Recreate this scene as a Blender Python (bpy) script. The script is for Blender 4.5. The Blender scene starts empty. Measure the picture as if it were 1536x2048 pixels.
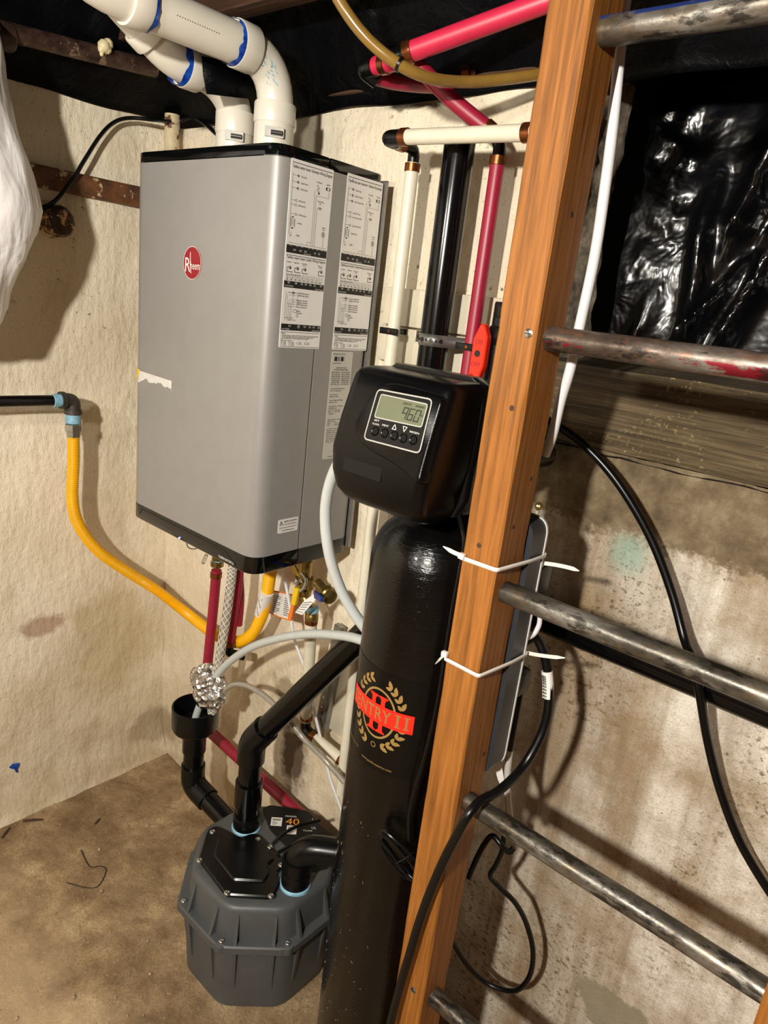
import bpy, bmesh, math, random
from mathutils import Vector, Matrix, noise
C = bpy.context.scene.collection
R = math.radians
PI = math.pi
random.seed(7)
V = Vector

# ------------------------------------------------------------------ camera, world, lights, exposure
cd = bpy.data.cameras.new('camera')
cd.sensor_fit = 'HORIZONTAL'; cd.sensor_width = 36.0; cd.lens = 36.0 * 1400 / 1536
cd.clip_start = 0.02; cd.clip_end = 50
cam = bpy.data.objects.new('camera', cd); C.objects.link(cam)
rt = V((0.74566, 0.65674, 0.11263)); dn = V((0.27094, -0.14441, -0.9517)); fw = V((-0.60875, 0.74016, -0.28562))
cm = Matrix((rt, -dn, -fw)).transposed().to_4x4(); cm.translation = V((1.60, -1.025, 1.365))
cam.matrix_world = cm
bpy.context.scene.camera = cam

w = bpy.data.worlds.new('world'); bpy.context.scene.world = w; w.use_nodes = True
w.node_tree.nodes['Background'].inputs[0].default_value = (1.0, 0.88, 0.72, 1)
w.node_tree.nodes['Background'].inputs[1].default_value = 0.05

def bulb(name, loc, power, col, rad):
    l = bpy.data.lights.new(name, 'POINT'); l.energy = power; l.color = col; l.shadow_soft_size = rad
    o = bpy.data.objects.new(name, l); o.location = loc; C.objects.link(o); return o
bulb('bulb_behind_camera', (1.46, -1.70, 1.63), 50, (1.0, 0.945, 0.85), 0.035)
bulb('bulb_behind_left', (0.92, -1.75, 1.66), 9.5, (1.0, 0.945, 0.85), 0.05)

vs = bpy.context.scene.view_settings
vs.view_transform = 'Standard'; vs.look = 'None'; vs.gamma = 1.0; vs.use_curve_mapping = False
vs.exposure = 1.58
bpy.context.scene.display_settings.display_device = 'sRGB'

# ------------------------------------------------------------------ materials
def lin(h):
    if not isinstance(h, str): return (*h, 1.0) if len(h) == 3 else h
    o = []
    for i in (0, 2, 4):
        c = int(h[i:i + 2], 16) / 255
        o.append(c / 12.92 if c < .04045 else ((c + .055) / 1.055) ** 2.4)
    return (*o, 1.0)

class NT:
    """small helper around a node tree"""
    def __init__(s, name):
        s.m = bpy.data.materials.new(name); s.m.use_nodes = True
        s.t = s.m.node_tree; s.b = s.t.nodes['Principled BSDF']
        s.co = s.t.nodes.new('ShaderNodeTexCoord').outputs['Object']
    def link(s, a, b): s.t.links.new(a, b)
    def mapping(s, scale=(1, 1, 1), rot=(0, 0, 0), loc=(0, 0, 0), src=None):
        n = s.t.nodes.new('ShaderNodeMapping'); s.link(src or s.co, n.inputs['Vector'])
        n.inputs['Scale'].default_value = scale; n.inputs['Rotation'].default_value = rot; n.inputs['Location'].default_value = loc
        return n.outputs[0]
    def noise(s, scale=5, detail=4, rough=.55, vec=None, dist=0):
        n = s.t.nodes.new('ShaderNodeTexNoise'); s.link(vec or s.co, n.inputs['Vector'])
        n.inputs['Scale'].default_value = scale; n.inputs['Detail'].default_value = detail
        n.inputs['Roughness'].default_value = rough; n.inputs['Distortion'].default_value = dist
        return n.outputs[0]
    def voronoi(s, scale=5, vec=None, feature='F1'):
        n = s.t.nodes.new('ShaderNodeTexVoronoi'); s.link(vec or s.co, n.inputs['Vector'])
        n.feature = feature; n.inputs['Scale'].default_value = scale
        return n.outputs[0]
    def ramp(s, fac, stops):
        n = s.t.nodes.new('ShaderNodeValToRGB'); s.link(fac, n.inputs[0])
        e = n.color_ramp.elements
        while len(e) < len(stops): e.new(.5)
        for i, (p, c) in enumerate(stops):
            e[i].position = p
            e[i].color = lin(c) if isinstance(c, str) else ((c, c, c, 1) if isinstance(c, (int, float)) else lin(c))
        return n.outputs[0]
    def math(s, op, a, b=None, clamp=False):
        n = s.t.nodes.new('ShaderNodeMath'); n.operation = op; n.use_clamp = clamp
        for i, x in enumerate((a, b)):
            if x is None: continue
            if isinstance(x, (int, float)): n.inputs[i].default_value = x
            else: s.link(x, n.inputs[i])
        return n.outputs[0]
    def mix(s, fac, a, b, mode='MIX'):
        n = s.t.nodes.new('ShaderNodeMix'); n.data_type = 'RGBA'; n.blend_type = mode
        ins = (n.inputs[0], n.inputs[6], n.inputs[7])
        for i, x in zip(ins, (fac, a, b)):
            if isinstance(x, (int, float)): i.default_value = x
            elif isinstance(x, str) or isinstance(x, tuple): i.default_value = lin(x)
            else: s.link(x, i)
        return n.outputs[2]
    def blob(s, c, r, edge=.5, sc=12, soft=.35):
        n = s.mapping(tuple(1 / x for x in r), loc=tuple(-a / b for a, b in zip(c, r)))
        l = s.t.nodes.new('ShaderNodeVectorMath'); l.operation = 'LENGTH'; s.link(n, l.inputs[0])
        d = s.math('ADD', l.outputs['Value'], s.math('MULTIPLY', s.math('SUBTRACT', s.noise(sc, 7, .68), .5), edge * 4))
        return s.ramp(d, [(max(0, .95 - soft), 1.0), (.98, 0.0)])
    def sep(s, src=None):
        n = s.t.nodes.new('ShaderNodeSeparateXYZ'); s.link(src or s.co, n.inputs[0]); return n.outputs
    def bump(s, h, strength=.3, dist=.002, prev=None):
        n = s.t.nodes.new('ShaderNodeBump'); s.link(h, n.inputs['Height'])
        n.inputs['Strength'].default_value = strength; n.inputs['Distance'].default_value = dist
        if prev: s.link(prev, n.inputs['Normal'])
        s.link(n.outputs[0], s.b.inputs['Normal']); return n.outputs[0]
    def set(s, **k):
        for a, v in k.items():
            i = s.b.inputs[a.replace('_', ' ')]
            if isinstance(v, (int, float)): i.default_value = v
            elif isinstance(v, (str, tuple)): i.default_value = lin(v)
            else: s.link(v, i)
        return s.m

def plain(name, col, rough=.5, metal=0, var=.06, nscale=40, bump=0, bscale=200, **k):
    n = NT(name)
    c = lin(col)
    f = n.noise(nscale, 3)
    dk = tuple(x * (1 - var * 2) for x in c[:3]); lt = tuple(min(1, x * (1 + var)) for x in c[:3])
    n.set(Base_Color=n.ramp(f, [(.3, dk), (.7, lt)]), Roughness=rough, Metallic=metal)
    if bump: n.bump(n.noise(bscale, 3), bump, .001)
    for a, v in k.items(): n.set(**{a: v})
    return n.m

M = {}
def wall_mat(name, dirt=1.0):
    n = NT(name)
    xyz = n.sep()
    base = n.ramp(n.noise(3.5, 5), [(.3, 'ddd0b4'), (.7, 'ebe1cb')])
    # stain: yellowish damp lower area
    zf = n.math('MULTIPLY', n.math('SUBTRACT', 0.75, xyz[2]), 1.1, True)
    st = n.math('MULTIPLY', n.math('ADD', zf, .0), n.ramp(n.noise(5, 6, .65), [(.36, 0.0), (.62, 1.0)]), True)
    c = n.mix(n.math('MULTIPLY', st, .75), base, 'a98f62')
    st2 = n.ramp(n.noise(9, 8, .7, n.mapping(loc=(3, 1, 5))), [(.55, 0.0), (.75, 1.0)])
    c = n.mix(n.math('MULTIPLY', st2, .35), c, 'a08c6c')
    # damp patch near floor corner (brown rotten)
    low = n.math('MULTIPLY', n.math('SUBTRACT', 0.30, xyz[2]), 3.0, True)
    r = n.math('MULTIPLY', low, n.ramp(n.noise(14, 6, .7), [(.44, 0.0), (.66, 1.0)]), True)
    c = n.mix(n.math('MULTIPLY', r, .35), c, '8d7552')
    c = n.mix(n.math('MULTIPLY', n.blob((.0, -.345, .515), (.05, .06, .035), .35, 25), .8), c, 'a98a74')
    c = n.mix(n.math('MULTIPLY', n.blob((.0, -.16, .42), (.06, .13, .20), .5, 10), .45), c, 'b09a66')
    c = n.mix(n.math('MULTIPLY', n.blob((.0, -.03, .10), (.12, .10, .07), .5, 14), .5), c, '7a643f')
    c = n.mix(n.math('MULTIPLY', n.blob((.565, .0, .30), (.055, .06, .115), .35, 22), .92), c, '4a3826')
    c = n.mix(n.math('MULTIPLY', n.blob((.52, .0, .45), (.05, .06, .05), .45, 30), .7), c, '7a6a4c')
    # dark chips where paint is off: small, mostly in the upper part
    chips = n.ramp(n.noise(85, 5, .62, n.mapping(loc=(9, 2, 3))), [(.645, 0.0), (.665, 1.0)])
    cm_ = n.ramp(n.noise(6, 3, .5, n.mapping(loc=(1, 7, 2))), [(.42, 0.0), (.6, 1.0)])
    up = n.math('MULTIPLY', n.math('SUBTRACT', xyz[2], 1.0), 2.5, True)
    c = n.mix(n.math('MULTIPLY', n.math('MULTIPLY', chips, cm_), n.math('ADD', n.math('MULTIPLY', up, .8), .15), True), c, '4b3c2a')
    pits = n.ramp(n.noise(260, 3, .5, n.mapping(loc=(5, 5, 5))), [(.66, 0.0), (.69, 1.0)]); c = n.mix(n.math('MULTIPLY', pits, .5), c, '6a583f')
    n.set(Base_Color=c, Roughness=.75, Specular_IOR_Level=.3)
    b1 = n.bump(n.noise(220, 5, .6), .35, .002)
    b2 = n.bump(n.noise(55, 4, .6, n.mapping((1, 1, .45))), .6, .008, b1)
    n.bump(n.voronoi(75), .25, .003, b2)
    return n.m
M['wall'] = wall_mat('cream_painted_concrete')
def wall_low_mat():
    n = NT('dirty_whitewashed_concrete'); xyz = n.sep()
    base = n.ramp(n.noise(4, 5), [(.3, 'd9d0c0'), (.7, 'e9e2d5')])
    streak = n.ramp(n.noise(7, 7, .62, n.mapping((1, 1, .10))), [(.42, 0.0), (.66, 1.0)])
    c = n.mix(n.math('MULTIPLY', streak, .85), base, '846c4c')
    s2 = n.ramp(n.noise(24, 5, .65, n.mapping((1, 1, .07), loc=(1, 0, 2))), [(.50, 0.0), (.68, 1.0)]); c = n.mix(n.math('MULTIPLY', s2, .5), c, '75603f')
    blot = n.ramp(n.noise(5.5, 7, .68, n.mapping(loc=(2.2, 0, 4.3))), [(.45, 0.0), (.62, 1.0)])
    c = n.mix(n.math('MULTIPLY', blot, .75), c, '8d7450')
    fine = n.ramp(n.noise(380, 4, .65), [(.50, 0.0), (.68, 1.0)])
    c = n.mix(n.math('MULTIPLY', fine, .45), c, '6c5940')
    specks = n.ramp(n.noise(95, 5, .65), [(.66, 0.0), (.70, 1.0)])
    c = n.mix(n.math('MULTIPLY', specks, .8), c, '3d3022')
    sp2 = n.ramp(n.noise(120, 6, .7, n.mapping((.75, 1, 1), loc=(3, 3, 3))), [(.54, 0.0), (.60, 1.0)]); sm = n.ramp(n.noise(6, 5, .6, n.mapping((1, 1, .35), loc=(8, 1, 1))), [(.44, 0.0), (.60, 1.0)])
    c = n.mix(n.math('MULTIPLY', n.math('MULTIPLY', sp2, sm), .75), c, '5a472f')
    c = n.mix(n.math('MULTIPLY', n.blob((1.245, .0, 1.045), (.040, .06, .050), .2, 12, .6), .5), c, '7fae9d')
    c = n.mix(n.math('MULTIPLY', n.blob((1.40, .0, .245), (.075, .06, .05), .4, 14, .1), .9), c, '8a806a')
    # bare grey-brown band along the top, ragged edge slanting with x
    edge = n.math('ADD', xyz[2], n.math('MULTIPLY', n.math('SUBTRACT', n.noise(14, 7, .7), .5), .10))
    edge = n.math('ADD', edge, n.math('MULTIPLY', n.math('SUBTRACT', n.noise(130, 3, .6), .5), .05))
    band = n.ramp(n.math('SUBTRACT', edge, .57), [(.490, 0.0), (.505, 1.0)])
    bare = n.ramp(n.noise(16, 7, .7), [(.3, '4a3f30'), (.5, '74644d'), (.7, '988970')])
    c = n.mix(band, c, bare)
    n.set(Base_Color=c, Roughness=.85, Specular_IOR_Level=.25)
    b1 = n.bump(n.noise(260, 5, .6, n.mapping((.5, 1, 1))), .6, .002)
    n.bump(n.noise(70, 4, .6), .4, .004, b1)
    return n.m
M['wall_low'] = wall_low_mat()
def floor_mat():
    n = NT('dusty_concrete_floor')
    base = n.ramp(n.noise(5.5, 9, .72, dist=.15), [(.30, '5c4a37'), (.44, '826a4d'), (.55, '9c8463'), (.67, 'c6ae86')])
    sp = n.ramp(n.noise(120, 4, .6), [(.66, 0.0), (.70, 1.0)])
    c = n.mix(n.math('MULTIPLY', sp, .7), base, 'c8b696')
    dk = n.ramp(n.noise(28, 6, .7, n.mapping(loc=(4, 4, 0))), [(.58, 0.0), (.72, 1.0)])
    c = n.mix(n.math('MULTIPLY', dk, .45), c, '4a3b2c')
    c = n.mix(n.math('MULTIPLY', n.ramp(n.noise(190, 5, .7), [(.42, 1.0), (.55, 0.0)]), .35), c, '5c4c39')
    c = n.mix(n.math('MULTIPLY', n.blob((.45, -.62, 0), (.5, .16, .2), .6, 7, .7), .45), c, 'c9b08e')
    n.set(Base_Color=c, Roughness=.8, Specular_IOR_Level=.3)
    b = n.bump(n.noise(45, 6, .65), .6, .006); n.bump(n.noise(300, 3), .4, .002, b)
    return n.m
M['floor'] = floor_mat()
M['rough_edge'] = plain('broken_concrete', '7d7260', .95, var=.35, nscale=60, bump=1.0, bscale=70)
def poly_mat():
    n = NT('black_polyethylene_sheet')
    n.set(Base_Color=n.ramp(n.noise(3, 3), [(.3, (.0012, .0013, .0018)), (.7, (.003, .0033, .0042))]), Roughness=n.ramp(n.noise(12, 3), [(.3, .13), (.7, .26)]))
    b = n.bump(n.noise(11, 3, .5, dist=.8), .35, .02); n.bump(n.noise(38, 2, .5), .22, .006, b)
    return n.m
M['poly'] = poly_mat()
def poly_dull():
    n = NT('black_polyethylene_dusty')
    n.set(Base_Color=n.ramp(n.noise(3, 3), [(.3, (.0010, .0011, .0016)), (.7, (.0022, .0025, .0035))]), Roughness=n.ramp(n.noise(12, 3), [(.3, .3), (.7, .5)]), Specular_IOR_Level=.09)
    n.bump(n.noise(20, 5, .6, dist=1), .4, .015)
    return n.m
M['poly_dull'] = poly_dull()
def wood(name, a, b, c_, axis=2, gs=90, rough=.6, dirt=.2, flecks=False):
    n = NT(name)
    sc = [1, 1, 1]; sc[axis] = .035
    mp = n.mapping(tuple(sc))
    g = n.noise(gs, 7, .66, mp, .3)
    col = n.ramp(g, [(.30, a), (.5, b), (.68, c_)])
    big = n.noise(7, 4, .6, n.mapping(tuple(1 if i != axis else .25 for i in range(3))))
    col = n.mix(n.math('MULTIPLY', n.ramp(big, [(.45, 0.0), (.75, 1.0)]), dirt * 2, True), col, a)
    fl = n.ramp(n.noise(120, 5, .6), [(.68, 0.0), (.71, 1.0)])
    col = n.mix(n.math('MULTIPLY', fl, .5 * dirt), col, '2e2013')
    if flecks:
        k1 = n.ramp(n.noise(150, 6, .7), [(.58, 0.0), (.62, 1.0)]); k2 = n.ramp(n.noise(7, 4, .6, n.mapping(loc=(2, 3, 1))), [(.48, 0.0), (.62, 1.0)])
        col = n.mix(n.math('MULTIPLY', k1, k2), col, 'b5a272')
    n.set(Base_Color=col, Roughness=rough, Specular_IOR_Level=.35)
    b_ = n.bump(g, .35, .0012); n.bump(n.noise(260, 3), .15, .0008, b_)
    return n.m
M['fir'] = wood('fir_ladder_wood', '623c17', '8e5821', 'a66a2f', 2, 170, .55, .22)
M['old_wood_x'] = wood('weathered_grey_timber', '2b241a', '51442f', '6f5f46', 0, 190, .85, .5, True)
M['joist_x'] = wood('dark_joist_wood', '2a1a10', '4b3020', '6b4a30', 0, 80, .8, .4)
def flaked(name, brown, dark, paint, amount=.62, rough=.55, metal=0, sc=30):
    n = NT(name)
    c = n.ramp(n.noise(sc, 6, .65), [(.35, dark), (.6, brown)])
    f = n.ramp(n.noise(sc * .8, 7, .72, n.mapping(loc=(3, 3, 3))), [(amount, 0.0), (amount + .02, 1.0)])
    n.set(Base_Color=n.mix(f, c, paint), Roughness=rough, Metallic=metal)
    n.bump(f, .4, .001)
    return n.m
M['brown_flaked'] = flaked('flaking_brown_paint', '704628', '40281a', 'c9b690', .585)
M['cream_flaked'] = flaked('flaking_cream_paint_on_pipe', 'cbbb97', 'b7a582', '5a3218', .56)
M['iron_brown'] = flaked('old_brown_iron', '5a4238', '2a1d18', '85705f', .60, .42, .4)
M['foil_stub'] = flaked('crusted_copper_stub', '4a3324', '241610', 'd0a578', .55, .4, .3, 60)
def rung_mat(name, a, b, paint, pm, zband=None, warm='6b5a42'):
    n = NT(name)
    c = n.ramp(n.noise(22, 7, .7, n.mapping((.35, 1, 1))), [(.34, a), (.5, b), (.66, '8f8a82')])
    f = n.ramp(n.noise(26, 6, .7, n.mapping((.3, 1, 1), loc=(2, 5, 1))), [(pm, 0.0), (pm + .03, 1.0)])
    if zband:
        z = n.sep()[2]
        g = n.math('MULTIPLY', n.math('GREATER_THAN', z, zband[0]), n.math('LESS_THAN', z, zband[1])); f = n.math('MULTIPLY', f, g)
    f2 = n.ramp(n.noise(60, 6, .7, n.mapping((.5, 1, 1), loc=(7, 1, 1))), [(.53, 0.0), (.58, 1.0)])
    c = n.mix(n.math('MULTIPLY', f2, .5), c, warm); c = n.mix(f, c, paint)
    dk = n.ramp(n.noise(45, 6, .7, n.mapping((.4, 1, 1), loc=(1, 9, 4))), [(.54, 0.0), (.60, 1.0)]); c = n.mix(n.math('MULTIPLY', dk, .8), c, '1a1714')
    n.set(Base_Color=c, Roughness=n.ramp(n.noise(40, 4), [(.3, .24), (.7, .5)]), Metallic=.6)
    n.bump(n.noise(90, 5, .65), .35, .001)
    return n.m
M['rung_steel'] = rung_mat('worn_steel_pipe', '302d28', '5a554c', '4a3a30', .66)
M['rung_red'] = rung_mat('worn_pipe_with_red_paint', '37302b', '62544a', '7e1a28', .50, (1.336, 1.3465), '8a6048')
M['rung_blue'] = rung_mat('worn_pipe_with_blue_paint', '37312b', '5c5247', '2c4488', .49, (1.6485, 1.70))

M['heater_grey'] = plain('heater_silver_paint', '8a8783', .40, .08, .02, 30, .04, 600)
M['gloss_black'] = plain('gloss_black_plastic', '08090a', .07, 0, .05)
M['satin_black'] = plain('satin_black_trim', '15171a', .35, 0, .05)
M['flange_grey'] = plain('galvanized_bracket', '8d8a84', .4, .6)
M['label_white'] = plain('white_sticker', 'dcd9d4', .45, 0, .01)
M['label_silver'] = plain('silver_sticker', 'b9b6ae', .4, .1, .01)
M['ink'] = plain('black_ink', '141414', .5, 0, .01)
M['ink_white'] = plain('white_ink', 'dddbd5', .5, 0, .01)
M['ink_gold'] = plain('gold_ink', '9b7c48', .45, .2, .03)
M['ink_red'] = plain('fluorescent_red_ink', 'f2230f', .5, 0, .01)
M['ink_orange'] = plain('orange_ink', 'd8862a', .5, 0, .01)
M['logo_red'] = plain('logo_red', '8a0f1a', .4, 0, .02)
M['yellow_sticker'] = plain('yellow_sticker', 'e8c400', .5)
M['torn_paper'] = plain('torn_sticker_paper', 'cfccc6', .7, 0, .05, 80)
M['pvc'] = plain('white_pvc_pipe', 'd6d0c2', .32, 0, .04, 12)
def primer():
    n = NT('blue_pvc_cement'); f = n.noise(70, 4, .6)
    n.set(Base_Color=n.ramp(f, [(.35, '0b2f86'), (.6, '1a55b8'), (.75, '5f95cf')]), Roughness=.3); n.bump(f, .4, .002); return n.m
M['primer'] = primer()
M['light_blue'] = plain('light_blue_sealant', '86b6cb', .5, 0, .12, 90, .4, 120)
M['steel'] = plain('bright_steel', 'b8b8b4', .22, .95)
M['galv'] = plain('galvanized_strap', '9b9a96', .38, .85, .1, 60)
M['copper'] = plain('copper_ring', '8f5532', .28, .9, .15, 60)
M['brass'] = plain('brass_fitting', '98804a', .3, .85, .12, 60)
M['pex_red_shaded'] = plain('shaded_red_pex_pipe', '8f1631', .42, 0, .04)  # red PEX with the shade near the wall put into its colour
M['pex_red_lit'] = plain('lit_red_pex_pipe', 'c22545', .42, 0, .04)  # same red PEX, brightened in colour as if lit from nearby
M['pex_white'] = plain('white_pex_pipe', 'd9d2bd', .35, 0, .03)
M['black_fitting'] = plain('black_plastic_fitting', '09090a', .28, 0, .1, Specular_IOR_Level=.35)
M['abs'] = plain('black_abs_pipe', '060607', .16, 0, .1, Specular_IOR_Level=.35)
M['abs_matte'] = plain('black_abs_fitting', '0b0c0d', .28, 0, .1, Specular_IOR_Level=.3)
M['rubber'] = plain('black_cable_rubber', '09090a', .3, 0, .1, Specular_IOR_Level=.35)
M['dull_iron'] = plain('grey_iron_elbow', '4d4842', .5, .5, .2, 60, .3, 150)
M['black_iron'] = plain('black_gas_pipe', '0a0a0b', .2, .1, .1)
M['csst'] = plain('yellow_gas_line', 'f0b000', .4, 0, .04)
M['pump_grey'] = plain('grey_plastic_basin', '4b4d4e', .46, 0, .06, 18, .08, 400)
M['pump_black'] = plain('black_cover_plastic', '08090a', .26, 0, .1, 60, .15, 90, Specular_IOR_Level=.35)
def tank_mat():
    n = NT('black_fibreglass_tank')
    g = n.noise(60, 3, .6, n.mapping((.6, .6, 9)))
    n.set(Base_Color=n.ramp(n.noise(30, 4), [(.3, '040404'), (.7, '080707')]), Roughness=.2, Specular_IOR_Level=.3, Coat_Weight=.15, Coat_Roughness=.1)
    b = n.bump(g, .25, .002); n.bump(n.noise(70, 3, .6, n.mapping((1, 1, 4), rot=(.5, .3, 0))), .3, .002, b); return n.m
M['tank'] = tank_mat()
def head_mat():
    n = NT('textured_black_valve_cover')
    n.set(Base_Color='060607', Roughness=.25, Specular_IOR_Level=.22); n.bump(n.noise(900, 2), .22, .0006); return n.m
M['head'] = head_mat()
M['head_flat'] = plain('smooth_black_label', '0e0f11', .3, 0, .03, Specular_IOR_Level=.25)
M['tank_label_black'] = plain('black_label_film', '070707', .25, 0, .05, Specular_IOR_Level=.25)
M['lcd'] = plain('lcd_glass', '60654f', .2, 0, .03)
M['lcd_ink'] = plain('lcd_segments', '1c2420', .4, 0, .01)
M['silver_line'] = plain('silver_line', 'a9a7a0', .4, .2, .02)
M['tube_clear'] = plain('milky_poly_tube', 'cfd4d2', .3, 0, .02, Transmission_Weight=.25, Subsurface_Weight=.0)
def clear():
    n = NT('clear_vinyl_tube'); n.set(Base_Color='d8d2c4', Roughness=.08, Transmission_Weight=.8, IOR=1.2); return n.m
M['clear'] = clear()
M['thread'] = plain('white_braid_thread', 'e6e2da', .5)
M['amber'] = plain('amber_poly_tube', '8a6a30', .25, 0, .12, 15, Transmission_Weight=.15)
M['tie'] = plain('natural_nylon_tie', 'e3ded6', .4, 0, .02)
M['white_cable'] = plain('white_cable_sheath', 'd8d8da', .35, 0, .03)
def foil_mat():
    n = NT('aluminium_foil'); n.set(Base_Color='e4e4e4', Roughness=.2, Metallic=.95)
    n.bump(n.voronoi(70, n.mapping(loc=(1, 2, 3))), 1.0, .012, n.bump(n.noise(110, 3, .6, dist=1.5), .5, .004)); return n.m
M['foil'] = foil_mat()
M['red_plastic'] = plain('red_orange_plastic', 'dd2a12', .35, 0, .03)
M['board'] = plain('cream_painted_board', 'd3cab3', .6, 0, .05, 20, .1, 60)
M['strip_grey'] = plain('dark_grey_strip_body', '2e3034', .4, 0, .04)
M['strip_white'] = plain('white_strip_lip', 'd3d1cc', .4, 0, .02)
def bag():
    n = NT('thin_white_plastic_bag'); n.set(Base_Color='ece8e6', Roughness=.3, Transmission_Weight=0.0)
    b = n.bump(n.noise(10, 3, .5, n.mapping((1, 1, .3)), .6), .8, .03); n.bump(n.noise(28, 3, .5, n.mapping((1, 1, .35)), .5), .5, .008, b); return n.m
M['bag'] = bag()
M['foam'] = plain('cream_foam', 'd8cba0', .5, 0, .05)
M['twig'] = plain('dry_brown_twig', '46301e', .9)
M['wire_dark'] = plain('thin_dark_wire', '1e1a14', .6)
M['grit'] = plain('pale_grit', 'a8977a', .9, 0, .2)
M['dark_soil'] = plain('crawl_space_soil', '1c1712', .95, 0, .3, 20, .5, 30)
M['grey_print'] = plain('grey_ink', '55565a', .5, 0, .01)
M['led'] = plain('blue_led', '3a5cff', .4)
M['led'].node_tree.nodes['Principled BSDF'].inputs['Emission Color'].default_value = (.15, .25, 1, 1)
M['led'].node_tree.nodes['Principled BSDF'].inputs['Emission Strength'].default_value = 6
M['blue_handle'] = plain('blue_valve_handle', '16357e', .4)
M['yellow_handle'] = plain('yellow_valve_handle', 'd9b300', .4)
M['orange_tag'] = plain('orange_tag_border', 'e0741c', .6)

# ------------------------------------------------------------------ mesh builder
def frame_from(d, up=V((0, 0, 1))):
    d = V(d).normalized()
    if abs(d.dot(up)) > .98: up = V((1, 0, 0))
    a = up.cross(d).normalized(); b = d.cross(a)
    return a, b, d

def spline(pts, n=8):
    P = [V(p) for p in pts]
    if len(P) == 2: return [P[0].lerp(P[1], i / n) for i in range(n + 1)]
    out = []
    for i in range(len(P) - 1):
        p0 = P[i - 1] if i else P[0] * 2 - P[1]
        p1, p2 = P[i], P[i + 1]
        p3 = P[i + 2] if i + 2 < len(P) else P[-1] * 2 - P[-2]
        for k in range(n):
            t = k / n
            out.append(.5 * ((2 * p1) + (p2 - p0) * t + (2 * p0 - 5 * p1 + 4 * p2 - p3) * t * t + (3 * p1 - p0 - 3 * p2 + p3) * t ** 3))
    out.append(P[-1]); return out

def rounded(pts, r, n=4):
    """polyline with filleted corners (for rigid pipe elbows)"""
    P = [V(p) for p in pts]; out = [P[0]]
    for i in range(1, len(P) - 1):
        a = (P[i - 1] - P[i]); b = (P[i + 1] - P[i])
        d = min(r, a.length * .49, b.length * .49)
        p, q = P[i] + a.normalized() * d, P[i] + b.normalized() * d
        for k in range(n + 1):
            t = k / n; out.append(p * (1 - t) ** 2 + P[i] * 2 * t * (1 - t) + q * t * t)
    out.append(P[-1]); return out

_glyph = {}
def glyph(txt):
    if txt not in _glyph:
        cu = bpy.data.curves.new('t', 'FONT'); cu.body = txt; cu.resolution_u = 2; cu.size = 1
        o = bpy.data.objects.new('t', cu)
        me = o.to_mesh()
        vs_ = [v.co.copy() for v in me.vertices]; fs = [tuple(p.vertices) for p in me.polygons]
        o.to_mesh_clear(); bpy.data.objects.remove(o); bpy.data.curves.remove(cu)
        x0 = min((v.x for v in vs_), default=0); x1 = max((v.x for v in vs_), default=1)
        _glyph[txt] = (vs_, fs, x0, x1)
    return _glyph[txt]

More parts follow.
